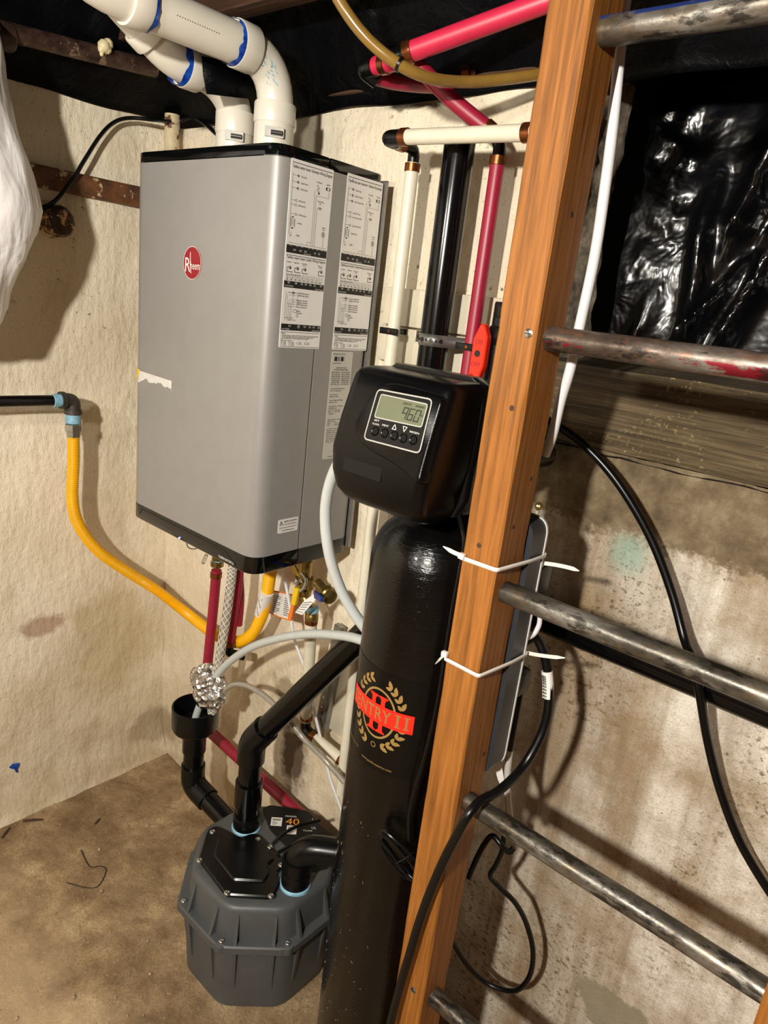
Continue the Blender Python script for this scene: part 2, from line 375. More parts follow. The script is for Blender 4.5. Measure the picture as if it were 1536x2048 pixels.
class MB:
    def __init__(s): s.v = []; s.f = []
    def add(s, vs_, fs):
        o = len(s.v); s.v += [V(x) for x in vs_]; s.f += [tuple(i + o for i in f) for f in fs]; return s
    def tube(s, path, r, n=12, caps=True, closed=False):
        P = [V(p) for p in path]; m = len(P)
        rr = r if isinstance(r, (list, tuple)) else [r] * m
        t0 = (P[1] - P[0]).normalized(); a, b, _ = frame_from(t0)
        o = len(s.v)
        for i in range(m):
            if closed: t = (P[(i + 1) % m] - P[i - 1])
            else: t = (P[min(i + 1, m - 1)] - P[max(i - 1, 0)])
            if t.length < 1e-9: t = t0
            t = t.normalized()
            q = t0.rotation_difference(t); a = q @ a; b = q @ b; t0 = t
            for k in range(n):
                an = 2 * PI * k / n
                s.v.append(P[i] + (a * math.cos(an) + b * math.sin(an)) * rr[i])
        for i in range(m if closed else m - 1):
            j = (i + 1) % m
            for k in range(n):
                k2 = (k + 1) % n
                s.f.append((o + i * n + k, o + i * n + k2, o + j * n + k2, o + j * n + k))
        if caps and not closed:
            s.f.append(tuple(o + k for k in range(n))[::-1]); s.f.append(tuple(o + (m - 1) * n + k for k in range(n)))
        return s
    def lathe(s, prof, org, d=(0, 0, 1), n=24, caps=True):
        """prof: (radius, height) along axis d from org"""
        a, b, d = frame_from(d); org = V(org); o = len(s.v)
        for r, h in prof:
            for k in range(n):
                an = 2 * PI * k / n; s.v.append(org + d * h + (a * math.cos(an) + b * math.sin(an)) * r)
        for i in range(len(prof) - 1):
            for k in range(n):
                k2 = (k + 1) % n
                s.f.append((o + i * n + k, o + i * n + k2, o + (i + 1) * n + k2, o + (i + 1) * n + k))
        if caps:
            s.f.append(tuple(o + k for k in range(n))[::-1]); q = o + (len(prof) - 1) * n; s.f.append(tuple(q + k for k in range(n)))
        return s
    def loft(s, rings, caps=True):
        o = len(s.v); n = len(rings[0])
        for r in rings: s.v += [V(p) for p in r]
        for i in range(len(rings) - 1):
            for k in range(n):
                k2 = (k + 1) % n
                s.f.append((o + i * n + k, o + i * n + k2, o + (i + 1) * n + k2, o + (i + 1) * n + k))
        if caps:
            s.f.append(tuple(o + k for k in range(n))[::-1]); q = o + (len(rings) - 1) * n; s.f.append(tuple(q + k for k in range(n)))
        return s
    def prism(s, poly, fn, h0, h1, inset=0):
        """poly of (u,v); fn(u,v,h) -> world. optional chamfer inset on the h1 side"""
        n = len(poly)
        rings = [[fn(u, v_, h0) for u, v_ in poly]]
        if inset:
            cx = sum(p[0] for p in poly) / n; cy = sum(p[1] for p in poly) / n
            ins = offset(poly, -inset)
            rings.append([fn(u, v_, h1 - (h1 - h0) * .35 if abs(h1 - h0) < inset else h1 - math.copysign(inset, h1 - h0)) for u, v_ in poly])
            rings.append([fn(u, v_, h1) for u, v_ in ins])
        else: rings.append([fn(u, v_, h1) for u, v_ in poly])
        return s.loft(rings)
    def box(s, lo, hi, bev=0):
        lo, hi = V(lo), V(hi)
        bm = bmesh.new(); bmesh.ops.create_cube(bm, size=1)
        for v in bm.verts: v.co = V(((lo.x + hi.x) / 2 + v.co.x * (hi.x - lo.x), (lo.y + hi.y) / 2 + v.co.y * (hi.y - lo.y), (lo.z + hi.z) / 2 + v.co.z * (hi.z - lo.z)))
        if bev: bmesh.ops.bevel(bm, geom=bm.edges[:], offset=bev, segments=2, affect='EDGES', profile=.5)
        bm.verts.index_update()
        s.add([v.co.copy() for v in bm.verts], [tuple(v.index for v in f.verts) for f in bm.faces]); bm.free(); return s
    def text(s, txt, fn, u, v_, size, width=None, align='L', h=0, hs=1.0):
        """fn(u,v,h)->world ; u,v baseline start in metres; width squeezes to that width"""
        vs_, fs, x0, x1 = glyph(txt)
        k = size / .7
        kx = k * hs
        if width: kx = width / max(1e-6, (x1 - x0))
        W_ = (x1 - x0) * kx
        off = {'L': 0, 'C': -W_ / 2, 'R': -W_}[align]
        return s.add([fn(u + off + (p.x - x0) * kx, v_ + p.y * k, h) for p in vs_], fs)
    def rect(s, fn, u0, v0, u1, v1, h=0):
        return s.add([fn(u0, v0, h), fn(u1, v0, h), fn(u1, v1, h), fn(u0, v1, h)], [(0, 1, 2, 3)])
    def poly(s, fn, pts, h=0):
        return s.add([fn(u, v_, h) for u, v_ in pts], [tuple(range(len(pts)))])
    def ring(s, fn, cx, cy, rx, ry, wd, h=0, n=40, a0=0, a1=2 * PI):
        o = []
        for k in range(n + 1):
            a = a0 + (a1 - a0) * k / n
            o.append(fn(cx + math.cos(a) * rx, cy + math.sin(a) * ry, h)); o.append(fn(cx + math.cos(a) * (rx - wd), cy + math.sin(a) * (ry - wd), h))
        return s.add(o, [(2 * k, 2 * k + 1, 2 * k + 3, 2 * k + 2) for k in range(n)])
    def build(s, name, mat, parent=None, sharp=38, smooth=True, fix=False):
        me = bpy.data.meshes.new(name)
        off = V((0, 0, 0)); loc = None
        if parent is not None:
            p = parent
            while p.parent: p = p.parent
            off = V(p.location)
        elif fix is False:
            xs = [v.x for v in s.v]; ys = [v.y for v in s.v]; zs = [v.z for v in s.v]
            off = V(((min(xs) + max(xs)) / 2, (min(ys) + max(ys)) / 2, min(zs))); loc = off
        me.from_pydata([v - off for v in s.v], [], s.f); me.update()
        me.materials.append(M[mat] if isinstance(mat, str) else mat)
        if smooth:
            me.shade_smooth(); me.set_sharp_from_angle(angle=R(sharp))
        o = bpy.data.objects.new(name, me); C.objects.link(o)
        if parent is not None: o.parent = parent
        elif loc is not None: o.location = loc
        bm = bmesh.new(); bm.from_mesh(me); bmesh.ops.recalc_face_normals(bm, faces=bm.faces[:]); bm.to_mesh(me); bm.free()
        return o

def offset(poly, d):
    """offset closed polygon (ccw) outward by d"""
    n = len(poly); A = sum(poly[i][0] * poly[(i + 1) % n][1] - poly[(i + 1) % n][0] * poly[i][1] for i in range(n))
    sg = 1 if A > 0 else -1; out = []
    for i in range(n):
        p, q, r_ = V((*poly[i - 1], 0)), V((*poly[i], 0)), V((*poly[(i + 1) % n], 0))
        e1 = (q - p).normalized(); e2 = (r_ - q).normalized()
        n1 = V((e1.y, -e1.x, 0)) * sg; n2 = V((e2.y, -e2.x, 0)) * sg
        b = (n1 + n2); L = b.length
        if L < 1e-6: out.append((q.x + n1.x * d, q.y + n1.y * d)); continue
        b /= L; k = d / max(.35, b.dot(n1)); out.append((q.x + b.x * k, q.y + b.y * k))
    return out

def fillet(poly, r, n=4):
    P = [V((*p, 0)) for p in poly]; out = []; m = len(P)
    for i in range(m):
        ri = r[i] if isinstance(r, (list, tuple)) else r
        a = P[i - 1] - P[i]; b = P[(i + 1) % m] - P[i]
        if ri <= 0: out.append((P[i].x, P[i].y)); continue
        d = min(ri, a.length * .48, b.length * .48)
        p, q = P[i] + a.normalized() * d, P[i] + b.normalized() * d
        for k in range(n + 1):
            t = k / n; x = p * (1 - t) ** 2 + P[i] * 2 * t * (1 - t) + q * t * t; out.append((x.x, x.y))
    return out

def rrect(x0, y0, x1, y1, r, n=4): return fillet([(x0, y0), (x1, y0), (x1, y1), (x0, y1)], r, n)

def tag(o, label, cat, group=None):
    o['label'] = label; o['category'] = cat
    if group: o['group'] = group
    return o
def thing(name, label, cat, loc, group=None):
    o = bpy.data.objects.new(name, None); C.objects.link(o); o.location = loc; o.empty_display_size = .05
    return tag(o, label, cat, group)
def struct(o): o['kind'] = 'structure'; return o
def dome(mb, p, d, r, n=12):
    """pan-head screw with a slot-like cross recess suggested by a dimple"""
    return mb.lathe([(r, 0), (r, r * .35), (r * .8, r * .62), (r * .45, r * .72), (r * .3, r * .45), (.0001, r * .42)], p, d, n)
def crosshead(p, d, r, name, mat, parent):
    mb = MB(); dome(mb, p, d, r); return mb.build(name, mat, parent)

# ------------------------------------------------------------------ setting
def relief(u0, u1, v0, v1, step, fn, amp, seed, extra=None):
    """displaced grid; fn(u,v,h)->world"""
    nu = int((u1 - u0) / step) + 1; nv = int((v1 - v0) / step) + 1; mb = MB()
    for j in range(nv + 1):
        for i in range(nu + 1):
            u = u0 + (u1 - u0) * i / nu; v_ = v0 + (v1 - v0) * j / nv
            h = noise.fractal(V((u * 7 + seed, v_ * 5, seed)), 1.0, 2.0, 4) * amp
            h += noise.noise(V((u * 55 + seed, v_ * 30, 3))) * amp * .30
            if extra: h += extra(u, v_)
            mb.v.append(fn(u, v_, h))
    W_ = nu + 1
    for j in range(nv):
        for i in range(nu): mb.f.append((j * W_ + i, j * W_ + i + 1, (j + 1) * W_ + i + 1, (j + 1) * W_ + i))
    return mb

def left_extra(u, v_):
    d = 0
    if v_ < .12: d += (.12 - v_) ** 2 * 2.2 * (1 + .4 * noise.noise(V((u * 9, v_ * 9, 1))))       # plaster flares out at the floor
    if u > -.16: d += -.004 * min(1, (u + .16) / .06)                                              # strip beside the corner is recessed
    return d
wl = relief(-2.7, 0.0, 0, 1.705, .011, lambda u, v_, h: V((h, u, v_)), .005, 3.1, left_extra).build('wall_left', 'wall', fix=True, sharp=180); struct(wl)
def back_extra(u, v_):
    d = 0
    if v_ > 1.66: d += .004 * math.sin(u * 30) - (v_ - 1.66) * .12
    return d
wb = relief(-.04, 1.055, 0, 1.722, .0095, lambda u, v_, h: V((u, -h, v_ - (0.0 if v_ < 1.7 else .012 * math.sin(u * 11)))), .0045, 8.4, back_extra)
# thickness: rough broken end of the high wall, and its top
n0 = len(wb.v)
wbo = wb.build('wall_back', 'wall', fix=True, sharp=180); struct(wbo)
e = relief(0, .115, 1.16, 1.722, .012, lambda u, v_, h: V((1.050 + h, u, v_)), .022, 5.5).build('broken_end', 'rough_edge', wbo, 180)
t_ = relief(0, 1.055, 0, .12, .03, lambda u, v_, h: V((u, v_, 1.712 + h)), .01, 2.5).build('ledge', 'rough_edge', wbo, 180)
wr = relief(1.05, 3.0, 0, 1.185, .0115, lambda u, v_, h: V((u, -h, v_)), .004, 12.2,
            lambda u, v_: -.012 * max(0, v_ - 1.12) / .06 + (.010 * noise.fractal(V((u * 25, v_ * 25, 4)), 1, 2, 3) if v_ > 1.13 else 0))
wro = wr.build('wall_back_low', 'wall_low', fix=True, sharp=180); struct(wro)
relief(1.05, 3.0, 0, .22, .03, lambda u, v_, h: V((u, v_, 1.18 + h)), .012, 6.0).build('ledge', 'dark_soil', wro, 180)
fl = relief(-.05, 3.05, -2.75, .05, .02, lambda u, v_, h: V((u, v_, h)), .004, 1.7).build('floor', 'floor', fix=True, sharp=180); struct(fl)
struct(MB().box((3.0, -2.75, 0), (3.1, .05, 1.95)).build('wall_right', 'joist_x', fix=True))
struct(MB().box((-.05, -2.8, 0), (3.1, -2.7, 1.95)).build('wall_front', 'joist_x', fix=True))
struct(MB().box((-.3, .62, 0), (3.2, .7, 2.1)).build('wall_crawlspace', 'dark_soil', fix=True))
struct(MB().box((-.35, -2.85, 2.02), (3.2, .72, 2.1)).build('ceiling', 'joist_x', fix=True))

MB().add([V((.006, y, z)) for y, z in [(-.437, .150), (-.428, .156), (-.418, .154), (-.411, .150), (-.413, .141), (-.417, .136), (-.416, .124), (-.421, .127), (-.424, .138), (-.430, .142)]], [tuple(range(10))]).build('blue_paint_smear', 'primer', wl, smooth=False)
# joists under the ceiling
for i, (x0, x1, y) in enumerate([(-.1, 2.9, -.19), (-.1, 2.9, -.66), (-.1, 2.9, -1.07)]):
    b = MB().box((x0, y - .02, 1.80 if i == 0 else 1.83), (x1, y + .02, 2.02), .002).build('ceiling_joist', 'joist_x')
    tag(b, ['brown ceiling joist nearest the back wall, showing above the white vent pipe', 'brown ceiling joist second from the back wall above the black sheeting', 'brown ceiling joist furthest from the back wall, above the camera'][i], 'joist', 'ceiling joists')

# black sheeting under the ceiling: sags and folds, tucked down along the wall tops
def sheet_z(x, y):
    dl = max(0, x - .0); db = max(0, -y)
    z = 1.868 + .018 * noise.fractal(V((x * 3, y * 3, 1)), 1, 2, 3)
    f = noise.fractal(V((x * 2.2 + y * 3.1, (y - x) * 1.2, 7)), 1, 2, 4)
    z -= .045 * (1 - abs(f) * 1.6) ** 2 if abs(f) < .6 else 0
    if x > 1.0: z += .02
    kl = max(0, 1 - dl / .12); kb = max(0, 1 - db / .10)
    drop = max(kl, kb)
    target = 1.695 + .012 * noise.noise(V((x * 6, y * 6, 2)))
    return z * (1 - drop ** .7) + target * drop ** .7
mb = MB(); nx, ny = 150, 110
for j in range(ny + 1):
    for i in range(nx + 1):
        u, v_ = i / nx, j / ny
        x = -.02 + 2.6 * u ** 1.15; y = .02 - 1.7 * v_ ** 1.25
        mb.v.append(V((max(.006, x), min(-.006, y), sheet_z(max(0, x), min(0, y)))))
for j in range(ny):
    for i in range(nx):
        a = j * (nx + 1) + i
        cx, cy = mb.v[a].x, mb.v[a].y
        if .34 < cx < .66 and -.26 < cy < -.12: continue                                           # torn opening at the joist
        mb.f.append((a, a + 1, a + nx + 2, a + nx + 1))
tag(mb.build('ceiling_sheeting', 'poly_dull', sharp=180), 'black plastic sheeting sagging under the joists and tucked along the wall tops', 'plastic sheet')

# glossy curtain of sheeting hanging in the opening on the right
mb = MB(); nx, nz = 170, 130
def ridge(t, w_): return max(0, 1 - abs(t) / w_) ** 2
for j in range(nz + 1):
    for i in range(nx + 1):
        u, v_ = i / nx, j / nz
        z = 1.20 + .80 * v_
        x = 1.075 + 1.3 * u + .010 * noise.noise(V((z * 9, 0, 3))) - .05 * (1 - u) * max(0, 1.5 - z) * 0
        q = x - (z - 1.5) * .10
        y = .175 + .030 * noise.fractal(V((q * 3.1, z * 1.0, 2)), 1, 2, 2)
        for (q0, k, dep, wd_, za, zb) in ((1.15, .10, .030, .035, 1.2, 1.45), (1.20, -.16, .040, .030, 1.2, 1.62), (1.235, .12, .045, .045, 1.45, 2.0), (1.30, .22, .050, .030, 1.3, 2.0), (1.36, .05, .030, .025, 1.5, 2.0), (1.27, .42, .045, .030, 1.15, 1.5), (1.43, .25, .05, .05, 1.2, 2.0), (1.60, .1, .04, .05, 1.2, 2.0)):
            fade = max(0, min(1, (z - za) / .08, (zb - z) / .08))
            y -= min(1, u / .10) * dep * ridge(q - q0 - k * (z - 1.5) - .012 * noise.noise(V((z * 7, q0 * 9, 0))), wd_) * fade
        cr = max(0, noise.noise(V((x * 5.5 + 1.3, z * 4.2, 8))) + .10)
        f2 = noise.fractal(V((q * 17 + 5, z * 13, 4)), 1, 2, 2); y += .030 * abs(f2) * cr
        mb.v.append(V((x, y, z)))
for j in range(nz):
    for i in range(nx): a = j * (nx + 1) + i; mb.f.append((a, a + 1, a + nx + 2, a + nx + 1))
tag(mb.build('sheeting_curtain', 'poly', sharp=180), 'glossy wrinkled black plastic sheet hanging in the opening above the timber', 'plastic sheet')

# sill timber on the low wall
mb = MB(); L = 40
rings = []
for i in range(L + 1):
    x = 1.045 + 1.94 * i / L; jz = .003 * noise.noise(V((x * 9, 0, 0)))
    sag = -.002
    rings.append([V((x, .004 + jz, 1.189 + sag)), V((x, -.004, 1.215)), V((x, -.004 + jz, 1.300 + sag)), V((x, .004, 1.308 + jz)), V((x, .14, 1.315)), V((x, .14, 1.189))])
mb.loft(rings)
tag(mb.build('sill_timber', 'old_wood_x'), 'weathered grey sill timber lying on the low back wall', 'timber')
# thin painted sill wood seen between the white wall top and the sheeting
mb = MB().box((.48, -.022, 1.716), (.98, .06, 1.742), .003)
tag(mb.build('sill_strip', 'joist_x'), 'thin rough wood strip along the back wall top beside the vent pipes', 'timber')

# ------------------------------------------------------------------ ladder
lad = thing('ladder', 'orange-brown wooden ladder with steel pipe rungs standing before the back wall', 'ladder', (1.39, -.302, 0))
def rail(x0, x1, ya, yb, zt, seed):
    mb = MB(); rings = []; N = 90
    for i in range(N + 1):
        z = zt * i / N; r = []
        for (x, y, k) in ((x0, ya, 0), (x1, ya, 1), (x1, yb, 2), (x0, yb, 3)):
            for s_ in (0, 1):
                sx = 1 if x == x0 else -1; sy = 1 if y == ya else -1
                c = .002 + .0035 * max(0, noise.noise(V((z * 14, k * 3.3 + seed, 1)))) + .009 * max(0, noise.noise(V((z * 24, k * 7.7 + seed, 5))) - .45)
                first = (k in (0, 2)) == (s_ == 0)
                px, py = (x, y + sy * c) if first else (x + sx * c, y)
                r.append(V((px + .0012 * noise.noise(V((z * 3, k, seed))), py, z)))
        rings.append(r)
    return mb.loft(rings)
rail(1.1635, 1.2135, -.335, -.271, 1.90, 1).build('rail', 'fir', lad, 30)
rail(1.588, 1.638, -.335, -.271, 1.90, 5).build('rail', 'fir', lad, 30)
rz = [1.642, 1.347, 1.043, .735, .385]
for z, m_ in zip(rz, ('rung_blue', 'rung_red', 'rung_steel', 'rung_steel', 'rung_steel')):
    mb = MB(); n = 24
    pth = [V((1.207 + (1.598 - 1.207) * i / 12, -.306 + .0006 * math.sin(i), z)) for i in range(13)]
    mb.tube(pth, .0136, 20)
    ru = mb.build('rung', m_, lad)
    if m_ == 'rung_red': ru['label'] = 'worn steel rung streaked with red paint'
    if m_ == 'rung_blue': ru['label'] = 'dark steel rung with blue paint on top'
for p in ((1.2037, -0.3348, 1.3501), (1.1954, -0.3348, 0.4051)):
    mb = MB(); mb.lathe([(.0052, -.002), (.0052, .0006), (.004, .0012), (.0001, .0012)], p, (0, -1, 0), 14)
    sc_ = mb.build('screw', 'steel', lad)
    MB().box((p[0] - .004, p[1] - .0017, p[2] - .0006), (p[0] + .004, p[1] - .0011, p[2] + .0006)).build('slot', 'ink', sc_)
for p in ((1.1988, -0.335, 1.2375), (1.2475, -0.335, 1.3278)):
    pass
for (px, pz) in ((1.1985, 1.268), (1.185, 1.10)):
    MB().lathe([(.0035, 0), (.003, .0008), (.0001, .0008)], (px, -.3347, pz), (0, -1, 0), 10).build('nail_hole', 'twig', lad)
for (py, pz) in ((-.305, 1.475), (-.29, 1.185), (-.312, 1.128), (-.285, .80)):
    MB().lathe([(.0035, 0), (.0028, .0007), (.0001, .0007)], (1.2133, py, pz), (1, 0, 0), 10).build('nail_hole', 'twig', lad)

# ------------------------------------------------------------------ tankless water heater
HX0, HX1, HY0, HY1, HZ0, HZ1 = .292, .700, -.277, -.034, .874, 1.575
SEAM = -.169
ht = thing('water_heater', 'silver grey wall-hung tankless water heater with black top and bottom bands', 'water heater', (.5, -.155, HZ0))
def outline(y0, y1, rf, rb, x0=HX0, x1=HX1, n=8):
    return fillet([(x0, y0), (x1, y0), (x1, y1), (x0, y1)], [rf, rf, rb, rb], n)
def xy(u, v_, h): return V((u, v_, h))
front = outline(HY0, SEAM - .0024, .034, 0); rear = outline(SEAM + .0010, HY1, 0, .022)
MB().prism(front, xy, HZ0 + .030, HZ1 - .0165).build('front_cover', 'heater_grey', ht, 50)
MB().prism(rear, xy, HZ0 + .030, HZ1 - .0165).build('rear_case', 'heater_grey', ht, 50)
MB().box((HX0 + .004, SEAM - .004, HZ0 + .006), (HX1 - .003, SEAM + .004, HZ1 - .004)).build('seam_gasket', 'ink', ht)
for nm, pl in (('front', front), ('rear', rear)):
    MB().prism(pl, xy, HZ1 - .018, HZ1, .0015).build('top_band', 'gloss_black', ht, 50)
    MB().prism(offset(pl, .0006), xy, HZ0 + .0325, HZ0, .002).build('bottom_band', 'gloss_black' if nm == 'front' else 'satin_black', ht, 50)
MB().box((HX0 + .03, HY1, HZ0 + .01), (HX1 + .003, HY1 + .006, HZ1 - .01)).build('wall_bracket', 'flange_grey', ht)
MB().box((HX0 + .06, HY1 + .004, HZ0 + .03), (HX1 - .05, .004, HZ1 - .06)).build('mounting_rail', 'flange_grey', ht)
# front pieces: bottom band groove, logo, wordmark, sticker rest, led
def fr(u, v_, h):                       # front face, following the rounded vertical corner at the left
    t = min(1, math.sqrt(max(0, u - HX0) / .034)); return V((u, HY0 + .034 * (1 - t) ** 2 - h, v_))
gl = [(.330, .886), (.337, .8985), (.62, .8985), (.655, .8800)]
mb = MB()
for a, b in zip(gl, gl[1:]):
    mb.tube([fr(*a, .0008), fr(*b, .0008)], .0007, 6)
mb.build('band_groove', 'ink', ht)
lg = MB().prism([(.489 + .0265 * math.cos(a * PI / 24), 1.392 + .0275 * math.sin(a * PI / 24)) for a in range(48)], fr, -.001, .0012, .0006).build('logo_badge', 'logo_red', ht)
mb = MB()
mb.text('heem', fr, .4850, 1.3815, .0135, .0275, h=.0016)
mb.text('R', fr, .4690, 1.3770, .0240, .0155, h=.0016)
mb.tube([fr(.4835, 1.4095, .0015), fr(.4845, 1.385, .0015), fr(.487, 1.3745, .0015)], .0006, 6)
mb.ring(fr, .489, 1.392, .0265, .0275, .0008, .0013)
mb.build('logo_lettering', 'ink_white', lg)
mb = MB(); mb.text('THERMAFORCE', fr, .603, .8800, .0046, .046, h=.0009); mb.build('wordmark', 'ink_white', ht)
mb = MB(); mb.lathe([(.0016, -.001), (.0016, .0012), (.0006, .0018)], (.475, HY0, .8775), (0, -1, 0), 10); mb.build('indicator_light', 'led', ht)
jag = [(.3125, 1.1805)] + [(.434, 1.1785), (.4345, 1.1545)]
random.seed(4)
low_ = []
for i in range(22):
    t = i / 21; low_.append((.433 - .120 * t, 1.166 - .012 * (t > .75) * (t - .75) * 3 + random.uniform(-.0035, .0035) * (1 if t < .8 else .3)))
mb = MB(); mb.v = []
for (a, b) in low_[::-1]:
    mb.v += [fr(a, b, .0006), fr(a, 1.1815 - .003 * (a - .3125) / .1215, .0006)]
mb.v += [fr(.4345, 1.1545, .0006), fr(.4345, 1.1785, .0006)]
mb.f = [(2 * i, 2 * i + 2, 2 * i + 3, 2 * i + 1) for i in range(len(mb.v) // 2 - 1)]
tp = mb.build('torn_sticker', 'torn_paper', ht, smooth=False)
mb = MB()
for k in range(7):
    a = .3095 + .0135 * k / 6; mb.v += [fr(a, 1.1565 + .025 * k / 6, .0011), fr(a, 1.1835, .0011)]
mb.f = [(2 * i, 2 * i + 2, 2 * i + 3, 2 * i + 1) for i in range(6)]
mb.build('sticker_corner', 'yellow_sticker', tp, smooth=False)

# side labels
def sd(u, v_, h): return V((HX1 + h, u, v_))
def wiring_label(u0, v0, W_, H_, fr_):
    lb = MB().prism(rrect(u0, v0, u0 + W_, v0 + H_, .002, 2), sd, -.0005, .0005).build('wiring_label', 'label_white', ht)
    lb['label'] = 'white printed wiring diagram in ' + ('French' if fr_ else 'English')
    f = lambda u, v_, h: sd(u0 + u * W_, v0 + H_ - v_ * H_, h)
    ink = MB(); wh = MB(); k = .0008; k2 = .0012
    def line(u1, v1, u2, v2, t=.0012):
        du, dv = (u2 - u1) * W_, (v2 - v1) * H_; L_ = math.hypot(du, dv) or 1; nu, nv = -dv / L_ * t / 2 / W_, du / L_ * t / 2 / H_
        ink.add([f(u1 + nu, v1 + nv, k), f(u2 + nu, v2 + nv, k), f(u2 - nu, v2 - nv, k), f(u1 - nu, v1 - nv, k)], [(0, 1, 2, 3)])
    def tx(t, u, v_, s_=.0032, width=None, m=None, al='L'):
        fn = lambda a, b, h: sd(u0 + a, v0 + b, h)
        (m or ink).text(t, fn, u0 * 0 + u * W_, H_ - v_ * H_, s_, width * W_ if width else None, al, k if (m is None) else k2)
    def bar(v1, v2): ink.rect(f, .015, v1, .985, v2, k)
    line(.03, .018, .97, .018, .0009)
    tx('Chauffe-eau sans réservoir  Schéma de principe' if fr_ else 'Tankless water heater Schematic Wiring Diagram', .03, .044, .0048, .94)
    names = ['Capteur de gaz', "Capteur du boîtier", "Capteur de température d'entrée", 'Capteur ECD retour', "Capteur de température du chauffage", 'Capteur de débit ECD', 'Soupape de gaz', 'EEPROM'] if fr_ else \
            ['Flue Sensor', 'Cabinet Sensor', 'Heat Ex Sensor', 'DHW Inlet NTC', 'DHW Outlet NTC', 'DHW Flow Sensor', 'Gas Valve', 'EEPROM']
    vy = [.080, .112, .143, .205, .228, .275, .318, .383]
    line(.05, .07, .05, .385, .0004)
    for i, (nm_, v_) in enumerate(zip(names, vy)):
        x = .24 if i < 3 else .22 + .02 * (i == 5)
        tx(nm_, x, v_ + .004, .0026, min(.26, .012 * len(nm_)))
        if i < 6: line(.05, v_, x - .08, v_, .0004); ink.ring(f, x - .06, v_, .026, .0065, .0025, k, 14)
        if i < 3: ink.rect(f, x - .075, v_ - .003, x - .055, v_ + .003, k)
    for q in range(5): line(.07, .302 + .008 * q, .16 - .01 * (q % 2), .302 + .008 * q, .0005)
    line(.07, .295, .07, .345, .0007); line(.16, .300, .16, .342, .0007); ink.rect(f, .09, .288, .13, .294, k); ink.rect(f, .09, .345, .13, .352, k)
    line(.06, .372, .10, .372, .0003); line(.10, .372, .10, .394, .0003); ink.rect(f, .07, .385, .085, .391, k)
    tx('Transfo' if fr_ else 'Transformer', .60, .088, .0024, .14); tx('Allumage' if fr_ else 'Igniter', .85, .088, .0024, .09)
    for q in range(4): ink.ring(f, .64 + .03 * (q % 2), .104 + .010 * q, .022, .0055, .002, k, 10)
    ink.rect(f, .66, .135, .69, .146, k)
    line(.84, .100, .95, .100, .0006); line(.84, .114, .95, .114, .0006); ink.rect(f, .84, .1, .87, .114, k); ink.rect(f, .925, .102, .945, .112, k)
    tx('Mise à' if fr_ else 'Freeze Plug', .66, .185, .0024, .15); tx('110V', .70, .197, .0024, .05)
    ink.ring(f, .73, .218, .045, .007, .0025, k, 14); ink.rect(f, .70, .216, .76, .219, k)
    for (a, b) in ((.58, .13), (.62, .155), (.66, .215)): line(a, b, a, .425, .0004)
    line(.62, .155, .92, .155, .0004); line(.92, .155, .92, .12, .0004); line(.48, .408, .58, .408, .0004); line(.48, .408, .48, .425, .0004)
    tx('Moteur' if fr_ else 'Blower', .83, .318, .0024, .08); tx('du ventil.' if fr_ else 'Motor', .83, .330, .0024, .07)
    ink.ring(f, .86, .352, .045, .0145, .004, k, 16); ink.ring(f, .86, .352, .018, .006, .006, k, 10); line(.87, .37, .87, .425, .0004)
    line(.05, .425, .95, .425, .0004)
    bar(.436, .478)
    for t, u in (('X15', .07), ('X9', .52), ('X8', .61), ('X6', .72), ('X2', .83), ('X1', .92)): tx(t, u, .441, .0032, .065 if len(t) > 2 else .045, wh)
    for t, u in (('X13', .23), ('X11', .34)): tx(t, u, .441, .0026, .055, wh)
    for t, u in (('X14', .17), ('X12', .31), ('X10', .43), ('X5', .67), ('X3', .77)): tx(t, u, .465, .003, .06 if len(t) > 2 else .045, wh)
    tx('Carte' if fr_ else 'Control Module', .42, .475, .0018, .18, wh)
    line(.03, .490, .97, .490, .0008)
    tx("Chauffe-eau sans réservoir  Schéma électrique en forme d'échelle" if fr_ else 'Tankless water heater Ladder Wiring Diagram', .03, .508, .0042, .94)
    for i, u in enumerate((.06, .24, .42, .82)):
        line(u, .555, u, .578, .0009); line(u, .578, u + .14, .578, .0009); line(u, .555, u + .05, .555, .0009)
        ink.ring(f, u + .07, .556, .03, .009, .0035, k, 12); ink.rect(f, u + .06, .553, u + .085, .561, k)
        tx((['Transfo', 'Allumage', 'Prise', 'Moteur'] if fr_ else ['Transformer', 'Igniter', 'Freeze Plug', 'Blower'])[i], u - .02, .530, .0022, .12)
    tx('110V', .43, .539, .002, .06); tx('Motor' if not fr_ else 'ventil.', .83, .539, .002, .07)
    for q in range(28): line(.06 + .0325 * q, .588 if q % 4 else .583, .06 + .0325 * q, .625, .00035)
    for q in range(7): tx('BK', .06 + .05 * q, .597, .0018, .03); tx('W', .07 + .12 * q, .609, .0018, .02)
    for q in range(9): ink.ring(f, .08 + .1 * q, .619, .016, .004, .003, k, 8)
    bar(.628, .664)
    for t, u in (('X9', .09), ('X8', .26), ('X5', .40), ('X4', .50), ('X3', .61), ('X2', .72), ('X1', .88)): tx(t, u, .642, .0032, .055, wh)
    tx('Carte de commande' if fr_ else 'Control Module', .03, .658, .0022, .2, wh); tx('Haute tension' if fr_ else 'High Voltage', .97, .661, .0022, .2, wh, 'R')
    low = ['Capteur de débit ECD', "Capteur ECD entrée", "Capteur du boîtier", "Capteur de température", 'Capteur de sortie', "Capteur d'évacuation"] if fr_ else \
          ['DHW Flow Sensor', 'DHW Inlet Sensor', 'Exhaust Sensor', 'Cabinet Sensor', 'DHW Outlet Sensor', 'Flue Sensor']
    ys = [.690, .703, .729, .741, .753, .766]
